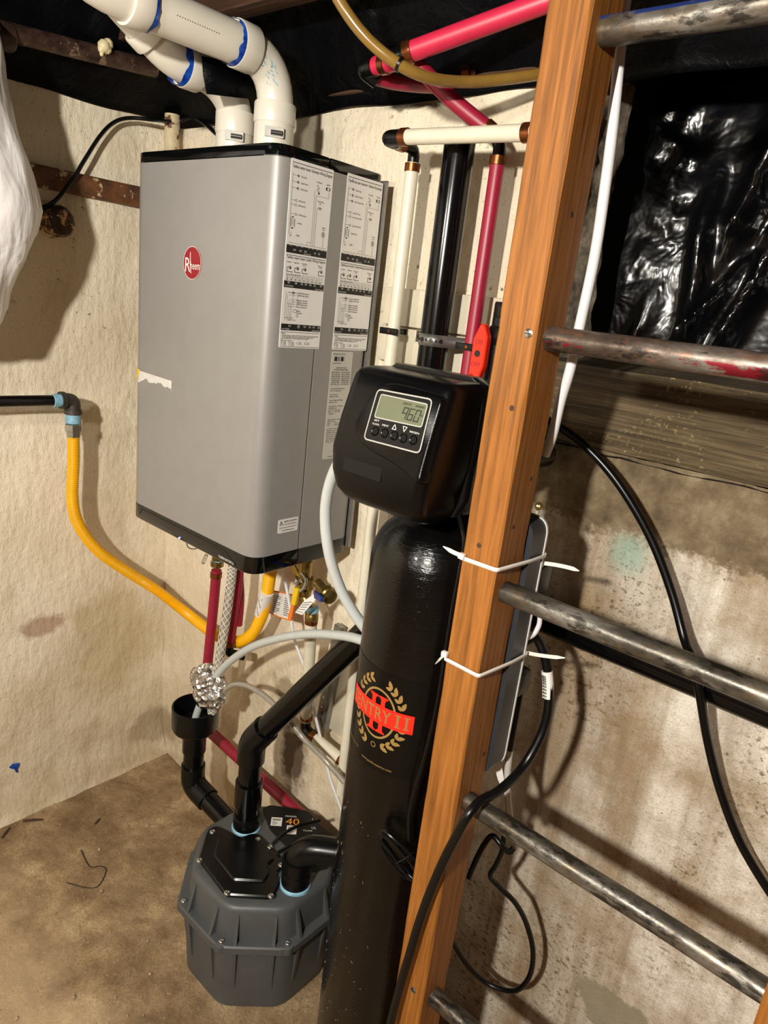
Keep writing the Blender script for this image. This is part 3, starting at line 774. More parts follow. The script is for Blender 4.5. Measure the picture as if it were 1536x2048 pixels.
    for i, (nm_, v_) in enumerate(zip(low, ys)):
        u = .36 if i < 2 else .34; tx(nm_, u, v_ + .004, .0028, .27)
        line(.12 + .03 * (i % 4), v_, u - .02, v_, .0004 if i != 0 else .0007)
    ink.ring(f, .25, .690, .028, .007, .004, k, 16); line(.25, .697, .25, .76, .0004); line(.36, .692, .36, .745, .0003)
    for u, a in ((.08, .69), (.12, .703), (.16, .729), (.20, .741), (.23, .766)): line(u, a, u, .845, .00035)
    for (a, b, c_, d) in ((.28, .782, .35, .798), (.36, .808, .40, .822)):
        line(a, b, c_, b, .0005); line(a, d, c_, d, .0005); line(a, b, a, d, .0005); line(c_, b, c_, d, .0005)
    tx('EEPROM', .36, .794, .0026, .08); tx('Soupape' if fr_ else 'Gas Valve', .36, .804, .0024, .13)
    for q in range(6): tx('BK', .08 + .035 * q, .833, .0018, .022)
    tx('24V DC', .16, .845, .002, .2)
    bar(.864, .900)
    for t, u in (('X15', .18), ('X14', .40), ('X13', .55), ('X12', .68), ('X11', .78), ('X10', .91)): tx(t, u, .880, .0031, .06, wh)
    wh.ring(f, .43, .876, .035, .011, .003, k2, 4); tx('Basse tension' if fr_ else 'Low Voltage', .03, .895, .0022, .18, wh); tx('Carte' if fr_ else 'Control Module', .97, .897, .0022, .2, wh, 'R')
    line(.03, .910, .97, .910, .0006)
    tx('Remarque:' if fr_ else 'Notes:', .03, .921, .0026, .1)
    rows = ["- L'alimentation électrique doit être conforme aux codes locaux et nationaux", '- Si un fil doit être remplacé utiliser un fil de même type', 'calibre 18 AWG 600V homologué 105 C'] if fr_ else \
           ['- Electrical wiring to comply with the local and national codes and be grounded', '- If any of the original wire must be replaced it must be replaced with', 'type 18 AWG wire rated at minimum 105C at 600V']
    for i, t in enumerate(rows): tx(t, .04, .932 + .0085 * i, .0023, .9 - .12 * i)
    tx('Légende couleur' if fr_ else 'Wire Colour Code Key:', .03, .961, .0022, .26)
    for i, t in enumerate(('BK - Black', 'BL - Blue', 'L - Lilac', 'GY - Grey', 'W - White', 'R - Red', 'Y - Yellow', 'BR - Brown', 'G - Green', 'O - Orange')):
        tx(t, .04 + .19 * (i % 4), .970 + .0085 * (i // 4), .0019, .12)
    line(.03, .993, .97, .993, .0006)
    ink.build('label_print', 'ink', lb, smooth=False); wh.build('white_lettering', 'ink_white', lb, smooth=False)['kind'] = 'stuff'
wiring_label(-.2505, 1.2745, .0905, .284, False)
wiring_label(-.1280, 1.2745, .0890, .287, True)
# rating plate
u0, v1, W_, H_ = -.1275, 1.2715, .0545, .197
rp = MB().prism(rrect(u0, v1 - H_, u0 + W_, v1, .003, 3), sd, -.0005, .0005).build('rating_plate', 'label_silver', ht)
ink = MB(); f2 = lambda a, b, h: sd(u0 + a, v1 - b, h)
ink.text('MODEL NO. RTGH', lambda a, b, h: sd(u0 + a, v1 + b, h), .004, -.006, .0026, .030, h=.0008)
for q in range(26):
    if random.random() < .72: ink.rect(f2, .004 + q * .0011, .009, .004 + q * .0011 + .0008, .017, .0008)
tf = lambda a, b, h: sd(u0 + a, v1 + b, h)
ink.text('Serial Number', tf, .004, -.0215, .0022, .022, h=.0008)
ink.text('RATING PLATE', tf, .027, -.030, .0026, .026, 'C', .0008); ink.text('PLAQUE SIGNALETIQUE', tf, .027, -.0335, .0026, .036, 'C', .0008)
words = ['INPUT MAX BTUH', 'INLET GAS PRESSURE', 'MANIFOLD PRESSURE', 'FLOW RATE GPM', 'TEMPERATURE RISE', 'ALTITUDE FEET', 'ELECTRICAL 120V']
for q, wd_ in enumerate(words):
    ink.text(wd_, tf, .004, -.038 - .0036 * q, .0025, .0215, h=.0008); ink.text(wd_, tf, .0505, -.038 - .0036 * q, .0025, .0215, 'R', .0008)
for q, (t, wd_) in enumerate((('FOR INDOOR INSTALLATION', .036), ('Pour installation', .028), ('', 0), ('Gas Naturel', .02), ('Natural Gas', .022), ('', 0), ('Control Module 120V 60Hz', .034), ('Maximum 2 Amp', .02), ('', 0),
                             ('Approved for use Category', .036), ('Installation', .02), ('Gas Type   Gas Type', .03), ('Max   150 Min', .03), ('Outdoor', .016), ('', 0), ('', 0), ('Approved for Category IV', .04), ('Maximum', .02), ('Max ___  Minimum', .036), ('Min ___  Maximum', .036), ('', 0),
                             ('DO NOT STORE FLAMMABLE', .045), ('Materials near this appliance', .046), ('Minimum clearance top sides', .044), ('Front 24 in for service', .042), ('Always follow the instructions', .046), ('Use approved vent', .034), ('Refer to installation manual', .046), ('Keep area clear', .03))):
    if t: ink.text(t, tf, .004, -.0675 - .0035 * q, .0023, wd_, h=.0008)
ink.ring(f2, .031, .182, .006, .006, .0013, .0008, 20, .9, 5.6); ink.ring(f2, .032, .182, .003, .003, .001, .0008, 14)
ink.text('Made in Mexico', tf, .014, -.1935, .002, .03, h=.0008)
ink.build('plate_print', 'ink', rp, smooth=False)
# warning sticker
u0, v1, W_, H_ = -.2235, .9715, .0475, .026
ws = MB().prism(rrect(u0, v1 - H_, u0 + W_, v1, .003, 3), sd, -.0005, .0006).build('warning_sticker', 'label_white', ht)
ink = MB(); tf = lambda a, b, h: sd(u0 + a, v1 + b, h)
ink.text('WARNING AVERTISSEMENT', tf, .0125, -.0065, .0034, .032, h=.0009); ink.text('Do not use flammable near', tf, .0125, -.0115, .003, .031, h=.0009)
ink.text('Lisez et suivez les instructions du fabricant', tf, .003, -.017, .0029, .042, h=.0009); ink.text('www.P65Warnings.ca.gov', tf, .009, -.0225, .003, .030, h=.0009)
for a, b in (((.003, -.0105), (.0065, -.003)), ((.0065, -.003), (.010, -.0105)), ((.010, -.0105), (.003, -.0105))): ink.tube([tf(*a, .0007), tf(*b, .0007)], .0004, 5)
ink.rect(tf, .0061, -.0085, .0069, -.0055, .0009); ink.build('sticker_print', 'ink', ws, smooth=False)
MB().tube(spline([(0.3859, -0.2, 0.8242), (0.3938, -0.2, 0.8164), (0.414, -0.2, 0.8195), (0.435, -0.2, 0.8308)], 5), .0011, 6).build('sensor_wire', 'rubber', ht)
MB().tube([(0.4174, -0.17, 0.8009), (0.406, -0.17, 0.7784)], .0042, 10).build('drain_nipple', 'clear', ht)
# fittings under the heater (its own stubs)
for (x, y, m_) in ((.470, -.12, 'brass'), (.645, -.10, 'brass'), (.56, -.10, 'steel')):
    MB().lathe([(.014, 0), (.014, -.018), (.012, -.022), (.012, -.03)], (x, y, HZ0 + .002), (0, 0, 1), 16).build('connection_stub', m_, ht)

# ------------------------------------------------------------------ vent pipes
def ring_at(mb, p, d, r0, r1, half):
    mb.lathe([(r0, -half), (r1, -half), (r1, half), (r0, half)], p, d, 28, caps=False); return mb
def vent(name, label, x, path, r, hubs, prims, elbow):
    t = thing(name, label, 'vent pipe', (x, -.165, HZ1))
    MB().tube(rounded(path, elbow, 8), r, 28, caps=False).build('pipe', 'pvc', t, 60)
    for (p, d, h) in hubs: MB().lathe([(r, -h), (r + .0045, -h), (r + .0050, -h + .002), (r + .0050, h - .002), (r + .0042, h), (r, h)], p, d, 28, caps=False).build('hub', 'pvc', t)
    for (p, d, h) in prims:
        mb = MB(); a, b, dd = frame_from(d); o = len(mb.v); n = 40
        for k in range(n):
            an = 2 * PI * k / n; e_ = h * (1 + 1.0 * noise.noise(V((k * .45, x * 20, p[1] * 30))))
            for hh in (-h * .6, e_): mb.v.append(V(p) + dd * hh + (a * math.cos(an) + b * math.sin(an)) * (r + .0026 + .0012 * (hh < 0)))
        for k in range(n): k2 = (k + 1) % n; mb.f.append((2 * k, 2 * k2, 2 * k2 + 1, 2 * k + 1))
        mb.build('blue_cement', 'primer', t, 180)
    return t
y1 = -.165
P1 = [(.550, y1, HZ1 - .002), (.550, y1, 1.728), (.550, -.525, 1.727), (.550, -.61, 1.86)]
v1t = vent('exhaust_vent_pipe', 'white plastic vent elbow nearer the camera, rising from heater top', .550, P1, .0302,
     [((.550, y1, 1.648), (0, 0, 1), .016), ((.550, -.238, 1.728), (0, 1, 0), .017), ((.550, -.426, 1.727), (0, 1, 0), .015)],
     [((.550, -.256, 1.728), (0, -1, 0), .008), ((.550, -.410, 1.727), (0, 1, 0), .006)], .080)
P2 = [(.441, y1, HZ1 - .002), (.441, y1, 1.668), (.441, -.212, 1.704), (.441, -.29, 1.703), (.441, -.40, 1.765), (.441, -.52, 1.84)]
v2t = vent('intake_vent_pipe', 'white plastic vent elbow set further left, behind the longer white vent', .441, P2, .0302,
     [((.441, y1, 1.640), (0, 0, 1), .018), ((.441, -.262, 1.7035), (0, 1, 0), .015), ((.441, -.343, 1.732), (0, -.87, .50), .012)],
     [((.441, -.280, 1.7035), (0, -1, 0), .007)], .045)
for t, x, r in ((v1t, .550, .0302), (v2t, .441, .0302)):
    MB().lathe([(r, 0), (r + .0022, .001), (r + .0034, .004), (r + .0034, .046), (r + .0022, .05), (r, .05)], (x, y1, HZ1 + .012), (0, 0, 1), 28, False).build('coupling', 'pvc', t)
    # clamp screw housing faces the room at right
    an = R(-38); q = V((x + math.cos(an) * (r + .0044), y1 + math.sin(an) * (r + .0044), HZ1 + .040)); tv = V((-math.sin(an), math.cos(an), 0)); nv_ = V((math.cos(an), math.sin(an), 0))
    fn = lambda u, v_, h: q + tv * u + V((0, 0, 1)) * v_ + nv_ * h
    bb = MB().prism(rrect(-.016, -.008, .016, .008, .002), fn, -.003, .0012, .0006).build('clamp_plate', 'label_silver', t)
    mb = MB(); mb.tube([fn(-.006, -.001, .003), fn(.0125, -.001, .003)], .0042, 12); mb.box((0, 0, 0), (.0001, .0001, .0001)) if False else None
    mb.build('clamp_screw', 'steel', bb)
# raised print on the long pipe
mb = MB()
for i in range(18):
    yy = -.305 - .0042 * i; mb.lathe([(.0009, 0), (.0001, .0004)], (.550 + .0303 * math.cos(R(-12)), yy, 1.7275 + .0303 * math.sin(R(-12))), (1, 0, -.2), 6)
mb.build('dotted_print', 'brass', v1t)
# primer smears
random.seed(3); mb = MB(); pe_ = rounded(P1, .080, 40)
for q in range(26):
    i = random.randrange(14, 34); a0 = R(random.uniform(-52, -12) + (i - 24) * 1.2)
    p, q2 = pe_[i], pe_[i + 1]; t_ = (q2 - p).normalized(); sx = V((1, 0, 0)); sy = t_.cross(sx)
    if sy.y > 0 or sy.z > 0: sy = -sy if sy.dot(V((0, 1, 1))) < 0 else sy
    L_ = random.uniform(.002, .011); wv_ = random.uniform(.0005, .0016); nr = (sx * math.cos(a0) + sy * math.sin(a0)); tn = (-sx * math.sin(a0) + sy * math.cos(a0))
    c_ = p + nr * .03035; d1_ = (t_ + tn * random.uniform(-.8, .8)).normalized(); d2_ = nr.cross(d1_)
    mb.add([c_ - d1_ * L_ / 2, c_ + d2_ * wv_, c_ + d1_ * L_ / 2, c_ - d2_ * wv_], [(0, 1, 2, 3)])
o = mb.build('cement_smears', 'light_blue', v1t, smooth=False); o['kind'] = 'stuff'

# hanging scrap of sheeting between the two vents
mb = MB(); nx = 14
pts = [[(0.497, -0.2785, 1.7084), (0.497, -0.2527, 1.7117), (0.497, -0.2131, 1.7204), (0.497, -0.1753, 1.7217)], [(0.497, -0.2745, 1.6825), (0.497, -0.2464, 1.6867), (0.497, -0.2113, 1.6928), (0.497, -0.1714, 1.6977)], [(0.497, -0.2665, 1.6571), (0.497, -0.2401, 1.6611), (0.497, -0.2045, 1.6682), (0.497, -0.1697, 1.675)]]
for row in pts:
    for i, p in enumerate(row): mb.v.append(V(p) + V((.004 * math.sin(i * 2.1), 0, 0)))
for j in range(2):
    for i in range(3): a = j * 4 + i; mb.f.append((a, a + 1, a + 5, a + 4))
o = mb.build('sheeting_scrap', 'poly_dull', sharp=180)
so = o.modifiers.new('thickness', 'SOLIDIFY'); so.thickness = .0012
tag(o, 'small black plastic flap hanging between the two white vent pipes', 'plastic sheet')

# ------------------------------------------------------------------ upper left: iron pipe, batten, cable, stub, foam, bag
ip = thing('iron_drain_pipe', 'dark brown iron pipe under the ceiling at upper left', 'pipe', (.10, -.3, 1.77))
a_, b_ = V((0.1, -0.477, 1.7442)), V((0.1, -0.1218, 1.7748))
MB().tube([a_.lerp(b_, i / 10) for i in range(11)], .0165, 20).build('pipe', 'iron_brown', ip)
c0 = V((0.1, -0.4233, 1.7407))
MB().lathe([(.019, -.03), (.0235, -.03), (.0245, -.02), (.0245, .012), (.022, .016), (.017, .016)], c0, b_ - a_, 20).build('collar', 'iron_brown', ip)
fo_ = MB()
for (px, r_) in ((V((0.118, -0.2432, 1.7778)), .0125), (V((0.117, -0.2345, 1.784)), .0105), (V((0.118, -0.2371, 1.7745)), .0095), (V((0.117, -0.2468, 1.7717)), .0085), (V((0.116, -0.2473, 1.7631)), .0045)):
    fo_.lathe([(.0005, -r_), (r_ * .7, -r_ * .7), (r_, 0), (r_ * .7, r_ * .7), (.0005, r_)], px, (.3, .2, 1), 12)
tag(fo_.build('foam_drip', 'foam', sharp=180), 'cream blob of dried foam stuck on the brown iron pipe', 'foam')
mb = MB(); rings = []
for i in range(31):
    t = i / 30; y = -.75 + .745 * t; zc = 1.531 + .002 * noise.noise(V((y * 8, 1, 1)))
    rings.append([V((-.004, y, zc - .022)), V((.018, y, zc - .022)), V((.022, y, zc - .014)), V((.022 + .0015 * noise.noise(V((y * 30, 0, 2))), y, zc + .016)), V((.018, y, zc + .021)), V((-.004, y, zc + .021))])
mb.loft(rings); tag(mb.build('wall_batten', 'brown_flaked'), 'brown batten with flaking paint fixed across the left wall', 'batten')
cp = thing('corner_pipe', 'short vertical painted pipe with rust patches in the upper corner', 'pipe', (.035, -.035, 1.5))
MB().tube([(.032, -.035, .90), (.032, -.035, 1.715)], .017, 18).build('pipe', 'cream_flaked', cp)
st = thing('pipe_stub', 'round capped pipe stub crusted with rust sticking out of left wall', 'pipe', (.02, -.27, 1.43))
q = V((0, -0.3018, 1.4526)); d_ = V((0.045, -0.2932, 1.4458)) - V((0, -0.3018, 1.4506))
prof = [(.031, -.012), (.031, .0), (.0295, .022), (.031, .040), (.029, .046), (.024, .049), (.0005, .050)]
mb = MB().lathe(prof, q, (1, .10, -.10), 28)
for v in mb.v: v += V((noise.noise(v * 90), noise.noise(v * 90 + V((5, 0, 0))), noise.noise(v * 90 + V((0, 5, 0))))) * .003
mb.build('stub', 'foil_stub', st, 50)
mb = MB().lathe([(.036, .0), (.038, .004), (.034, .009), (.030, .010)], q, (1, .1, -.1), 24, False)
for v in mb.v: v += V((noise.noise(v * 60), noise.noise(v * 60 + V((5, 0, 0))), noise.noise(v * 60 + V((0, 5, 0))))) * .004
mb.build('collar', 'cream_flaked', st, 60)
cab = [(0.03, -0.3551, 1.4685), (0.03, -0.3301, 1.4707), (0.032, -0.2998, 1.4931), (0.034, -0.2631, 1.5431), (0.034, -0.2456, 1.5726), (0.03, -0.206, 1.6322), (0.026, -0.1724, 1.6664), (0.034, -0.14, 1.6825), (0.055, -0.0926, 1.6888), (0.039, -0.03, 1.7019), (0.0764, -0.012, 1.711), (0.1252, -0.012, 1.6959), (0.1676, -0.012, 1.6737), (0.2488, -0.02, 1.6368)]
tag(MB().tube(spline(cab, 8), .0042, 10).build('thin_cable', 'rubber'), 'thin black cable curving across the upper left wall over the brown batten', 'cable')

# plastic bag hanging at the left edge
edge = [(1.78, (0.17, -0.4623, 1.7285)), (1.66, (0.17, -0.4509, 1.6529)), (1.6, (0.17, -0.441, 1.6088)), (1.5, (0.17, -0.4251, 1.5521)), (1.4, (0.17, -0.4052, 1.4806)), (1.37, (0.17, -0.3988, 1.4515)), (1.34, (0.17, -0.4073, 1.4108)), (1.3, (0.17, -0.4245, 1.382)), (1.27, (0.17, -0.4473, 1.344)), (1.24, (0.17, -0.4594, 1.3072)), (1.2, (0.17, -0.4624, 1.2754)), (1.19, (0.17, -0.4739, 1.252)), (1.17, (0.17, -0.4943, 1.2256))]
edge = [(1.805, -.66), (1.795, -.58)] + [(p[2], p[1]) for _, p in edge]
mb = MB(); rings = []; n = 44
zs = [edge[0][0] + (edge[-1][0] - edge[0][0]) * i / 46 for i in range(47)]
for z in zs:
    for (z0, y0), (z1, y1_) in zip(edge, edge[1:]):
        if z0 >= z >= z1: yr = y0 + (y1_ - y0) * (z0 - z) / max(1e-6, z0 - z1); break
    yl = -.80 + .10 * max(0, (z - 1.76) / .045); cy = (yr + yl) / 2; hy = (yr - yl) / 2
    tk = .035 + .045 * math.sin(min(1, (1.80 - z) / .55) * PI * .8)
    ring = []
    for k in range(n):
        a = 2 * PI * k / n; c_, s_ = math.cos(a), math.sin(a)
        p = V((.17 + math.copysign(abs(s_) ** .8, s_) * tk, cy + math.copysign(abs(c_) ** .8, c_) * hy, z))
        wv = noise.fractal(V((p.x * 14, p.y * 16, p.z * 7)), 1, 2, 3) * .011
        p.x += wv; p.y += wv * .35
        ring.append(p)
    rings.append(ring)
mb.loft(rings); tag(mb.build('plastic_bag', 'bag', sharp=180), 'crumpled white plastic bag hanging at the left edge before the wall', 'bag')

# ------------------------------------------------------------------ gas line on the left wall
gp = thing('gas_pipe', 'black iron gas pipe with grey elbow on the left wall', 'pipe', (.05, -.35, 1.07))
e0 = V((0.08, -0.2962, 1.0815))
MB().tube([V((.08, -.80, e0.z + .004)), V((.08, e0.y - .022, e0.z))], .0118, 18).build('pipe', 'black_iron', gp)
MB().tube(rounded([V((.08, e0.y - .026, e0.z)), e0, V((.08, e0.y, e0.z - .026))], .02, 8), .0158, 18).build('elbow', 'dull_iron', gp)
mb = MB()
mb.lathe([(.0158, -.005), (.019, -.005), (.019, .005), (.0158, .005)], V((.08, e0.y - .024, e0.z)), (0, 1, 0), 18, False)
mb.lathe([(.0158, -.005), (.019, -.005), (.019, .005), (.0158, .005)], V((.08, e0.y, e0.z - .026)), (0, 0, 1), 18, False)
mb.build('elbow_lip', 'dull_iron', gp)
MB().lathe([(.0122, -.009), (.0142, -.008), (.0142, .008), (.0122, .009)], V((.08, e0.y - .036, e0.z)), (0, 1, 0), 18, False).build('sealant', 'light_blue', gp)
MB().lathe([(.0135, -.012), (.0162, -.011), (.0160, .008), (.0135, .009)], V((.08, e0.y, e0.z - .040)), (0, 0, 1), 16, False).build('sealant', 'light_blue', gp)
cl = thing('gas_flex_line', 'yellow corrugated flexible gas line dropping along left wall to heater', 'gas line', (.1, -.25, .75))
n6 = V((.08, e0.y, e0.z - .052))
MB().lathe([(.016, 0), (.019, -.002), (.019, -.016), (.016, -.018), (.0155, -.030), (.013, -.032)], n6, (0, 0, 1), 6).build('hex_nut', 'steel', cl, 20)
gpath = [(.08, e0.y, n6.z - .028), (0.08, -0.2972, 0.9338), (0.08, -0.3007, 0.8513), (0.078, -0.2853, 0.7875), (0.08, -0.2415, 0.717), (0.086, -0.173, 0.6518), (0.106, -0.1001, 0.5895), (0.178, -0.0592, 0.5439), (0.3025, -0.07, 0.544), (0.4036, -0.08, 0.5574), (0.477, -0.085, 0.6055), (0.5162, -0.09, 0.669), (0.5355, -0.095, 0.7259), (0.5474, -0.1, 0.7839), (.56, -.10, .862)]
sp_ = spline(gpath, 40)
Ltot = [0]
for a, b in zip(sp_, sp_[1:]): Ltot.append(Ltot[-1] + (b - a).length)
def resample(sp, Ls, step):
    out = []; i = 0; s_ = 0
    while s_ < Ls[-1]:
        while Ls[i + 1] < s_: i += 1
        t = (s_ - Ls[i]) / max(1e-9, Ls[i + 1] - Ls[i]); out.append(sp[i].lerp(sp[i + 1], t)); s_ += step
    return out
rs = resample(sp_, Ltot, .0011)
MB().tube(rs, [.0128 + .0009 * math.sin(2 * PI * i / 4) for i in range(len(rs))], 16).build('corrugated_hose', 'csst', cl, 80)
lab = spline([(0.5154, -0.09, 0.6772), (0.5286, -0.095, 0.7102), (0.5416, -0.1, 0.7424)], 6)
gl_ = MB().tube(lab, .0146, 18).build('hose_label', 'label_white', cl)
mb = MB()
for q in range(9):
    p = lab[1 + q % 10]
    mb.box(p + V((.006 - .0028 * (q % 4), -.0152, -.002)), p + V((.0066 - .0028 * (q % 4), -.0145, .003)))
mb.build('label_print', 'ink', gl_)
tg = MB(); q0 = [(0.5137, -0.06, 0.7269), (0.5429, -0.055, 0.7316), (0.5869, -0.06, 0.7422), (0.586, -0.06, 0.6788), (0.5397, -0.055, 0.6673), (0.5076, -0.06, 0.6683)]
tgt = thing('paper_tag', 'white paper tag with orange border hanging beside yellow gas line', 'tag', (.6, -.06, .73))
tg.add([V(q0[0]), V(q0[1]), V(q0[2]), V(q0[3]), V(q0[4]), V(q0[5])], [(0, 1, 4, 5), (1, 2, 3, 4)]); tg.build('tag_border', 'orange_tag', tgt)
cc = sum((V(p) for p in q0), V()) / 6
MB().add([cc + (V(p) - cc) * .9 + V((0, -.0008, 0)) for p in q0], [(0, 1, 4, 5), (1, 2, 3, 4)]).build('paper', 'label_white', tgt)
mb = MB()
fnp = lambda u, v_, h: V(q0[5]) * (1 - u) * (1 - v_) + V(q0[3]) * u * (1 - v_) + V(q0[0]) * (1 - u) * v_ + V(q0[2]) * u * v_ + V((0, -.0016 - .004 * 4 * u * (1 - u) * 0, 0))
for q in range(9): mb.rect(fnp, .12, .14 + .08 * q, .40 if q % 3 else .30, .17 + .08 * q); mb.rect(fnp, .60, .14 + .08 * q, .85 if q % 2 else .78, .17 + .08 * q)
mb.build('tag_print', 'grey_print', tgt, smooth=False)

# ------------------------------------------------------------------ wall boards, strut, straps
for (z0, z1, x0, x1, lb_) in ((1.327, 1.392, .715, 1.05, 'cream painted board on back wall, topmost behind the red pipe'), (1.262, 1.324, .712, 1.05, 'cream painted board on back wall, middle one behind the strap'), (1.195, 1.258, .80, 1.05, 'cream painted board on back wall, lowest behind the black valve cover')):
    tag(MB().box((x0, -.020, z0), (x1, .004, z1), .0025).build('wall_board', 'board'), lb_, 'board', 'cream boards on the back wall')
tag(MB().box((.672, -.014, .44), (.95, .004, .62), .003).build('backing_board', 'board'), 'cream painted backing board low on the wall beside tank', 'board')
su = thing('steel_strut', 'perforated grey steel strut fixed upright low on the back wall', 'bracket', (.69, -.03, .42))
a_, b_ = V((.662, -.030, .405)), V((.694, -.030, .703))
ax, ay, az = (b_ - a_).normalized(), V((0, -1, 0)), None
side = ax.cross(ay).normalized()
fn = lambda u, v_, h: a_ + ax * v_ + side * u + ay * h
Ls = (b_ - a_).length
MB().prism([(-.010, 0), (.010, 0), (.010, Ls), (-.010, Ls)], fn, -.012, .002, .001).build('channel', 'galv', su)
MB().prism([(.010, .03), (.018, .03), (.018, Ls - .08), (.010, Ls - .08)], fn, -.030, .0).build('flange', 'galv', su)
mb = MB()
for q in range(11): mb.lathe([(.0022, -.001), (.0022, .0024), (.0005, .0026)], fn(0, .015 + q * .026, 0), ay, 8)
mb.build('holes', 'ink_white', su)['kind'] = 'stuff'

# ------------------------------------------------------------------ black drain stack and pump pipes
XS = (0.8783, -0.07, 1.4553)[0]
ds = thing('drain_stack', 'thick glossy black drain pipe standing against the back wall', 'pipe', (.90, -.045, .6))
MB().tube([(XS, -.07, .002), (XS, -.07, 1.611)], .0245, 28).build('pipe', 'abs', ds)
hz = thing('drain_branch', 'black drain pipe running level along the back wall behind the rungs', 'pipe', (1.4, -.05, .90))
za = V((1.2482, -0.045, 0.9098))
MB().tube([(1.02, -.045, za.z), (3.0, -.045, za.z)], .0245, 24).build('pipe', 'abs', hz)
MB().lathe([(.0245, 0), (.029, .001), (.029, .05), (.0245, .051)], (1.09, -.045, za.z), (1, 0, 0), 24, False).build('coupling', 'abs_matte', hz)
# galvanized strap round the stack
stp = thing('pipe_strap', 'perforated galvanized strap holding the black drain pipe', 'strap', (.868, -.03, 1.30))
zc = 1.314; mb = MB(); pr = []
for (x, y) in [(.800, -.0212), (.832, -.0300)] + [(XS + .0262 * math.cos(R(a)), -.07 + .0262 * math.sin(R(a))) for a in range(200, 341, 14)] + [(.925, -.050), (.948, -.042)]:
    pr.append((x, y))
for (x, y) in pr: mb.v += [V((x, y, zc - .0095)), V((x, y, zc + .0095))]
for i in range(len(pr) - 1): mb.f.append((2 * i, 2 * i + 2, 2 * i + 3, 2 * i + 1))
o = mb.build('band', 'galv', stp, 60); so = o.modifiers.new('thickness', 'SOLIDIFY'); so.thickness = .001
mb = MB()
for i, a in enumerate(range(205, 340, 18)):
    d = V((math.cos(R(a)), math.sin(R(a)), 0)); mb.lathe([(.0036 if i % 2 else .0022, 0), (.0005, .0003)], V((XS, -.07, zc)) + d * .0270, d, 10)
mb.lathe([(.0036, 0), (.0005, .0003)], (.808, -.0245, zc), (0, -1, 0), 10)
mb.build('holes', 'ink', stp)['kind'] = 'stuff'
# pipe clips
XW_, XR_ = (0.7886, -0.07, 1.4516)[0], (0.9527, -0.07, 1.4583)[0]
def clip(x, y, z, label):
    t = thing('pipe_clip', label, 'pipe clip', (x, y, z), 'black pipe clips')
    MB().box((x - .022, y - .013, z - .0055), (x + .018, y - .0115 + .002, z + .0055), .001).build('strap', 'black_fitting', t)
    MB().box((x - .020, y - .012, z - .005), (x - .0125, -.0195, z + .005), .001).build('foot', 'black_fitting', t)
    MB().lathe([(.003, 0), (.0025, .001), (.0003, .001)], (x, y - .013, z), (0, -1, 0), 8).build('screw', 'copper', t)
clip(XW_, -.070, 1.318, 'black pipe clip on the white upright pipe')
clip(XR_, -.070, 1.312, 'black pipe clip on the red upright pipe')

# ------------------------------------------------------------------ pex lines
def crimp(p, d, r, parent, m='copper'):
    return MB().lathe([(r, -.0065), (r + .0018, -.0060), (r + .0018, .0060), (r, .0065)], p, d, 18, False).build('crimp_ring', m, parent)
rW = .0111
wv = thing('white_water_line', 'white plastic water pipe rising beside the heater and turning right', 'water pipe', (.76, -.070, .42))
xw = (0.7886, -0.07, 1.4516)[0]
MB().tube([V((xw - .002, -.070, .36)), V((xw, -.070, 1.585))], rW, 18).build('upright_pipe', 'pex_white', wv)
crimp((xw, -.070, 1.578), (0, 0, 1), rW, wv)
MB().tube(rounded([(xw, -.070, 1.583), (xw, -.070, 1.606), (xw, -.098, 1.606)], .014), .0095, 14).build('elbow', 'black_fitting', wv)
crimp((xw, -.104, 1.606), (0, 1, 0), .010, wv)
MB().tube([(xw, -.098, 1.606), (xw, -.122, 1.606)], rW, 16).build('short_pipe', 'pex_white', wv)
MB().tube(rounded([(xw, -.118, 1.606), (xw, -.138, 1.606), (xw + .030, -.138, 1.606)], .016), .0115, 14).build('elbow', 'black_fitting', wv)
crimp((xw + .036, -.138, 1.606), (1, 0, 0), rW, wv)
MB().tube([(xw + .032, -.138, 1.606), (1.062, -.138, 1.600)], rW, 18).build('level_pipe', 'pex_white', wv)
crimp((1.040, -.138, 1.6005), (1, 0, 0), rW, wv)
MB().tube([(1.048, -.138, 1.600), (1.085, -.138, 1.600), (1.085, -.138, 1.57)], .0115, 14).build('elbow', 'black_fitting', wv)

rd = thing('red_upright_line', 'red water pipe painted in shade, standing on the back wall with copper rings', 'water pipe', (.93, -.070, 1.2))
xr = (0.9527, -0.07, 1.4583)[0]
MB().tube([V((xr, -.070, 1.05)), V((xr, -.070, 1.588))], rW, 18).build('upright_pipe', 'pex_red_shaded', rd)
crimp((xr, -.070, 1.583), (0, 0, 1), rW, rd)
el = V((xr, -.070, 1.606))
MB().tube(rounded([(xr, -.070, 1.588), el, el + V((-.012, -.012, .018))], .012), .010, 14).build('elbow', 'black_fitting', rd)
cst = V((0.8295, -0.1365, 1.7035)); cen = el + V((-.008, -.010, .012))
crimp(cen.lerp(cst, .06), cst - cen, rW, rd)
MB().tube(spline([cen, cen.lerp(cst, .5) + V((0, 0, -.004)), cst], 8), rW * 1.06, 18).build('slanted_pipe', 'pex_red_shaded', rd)

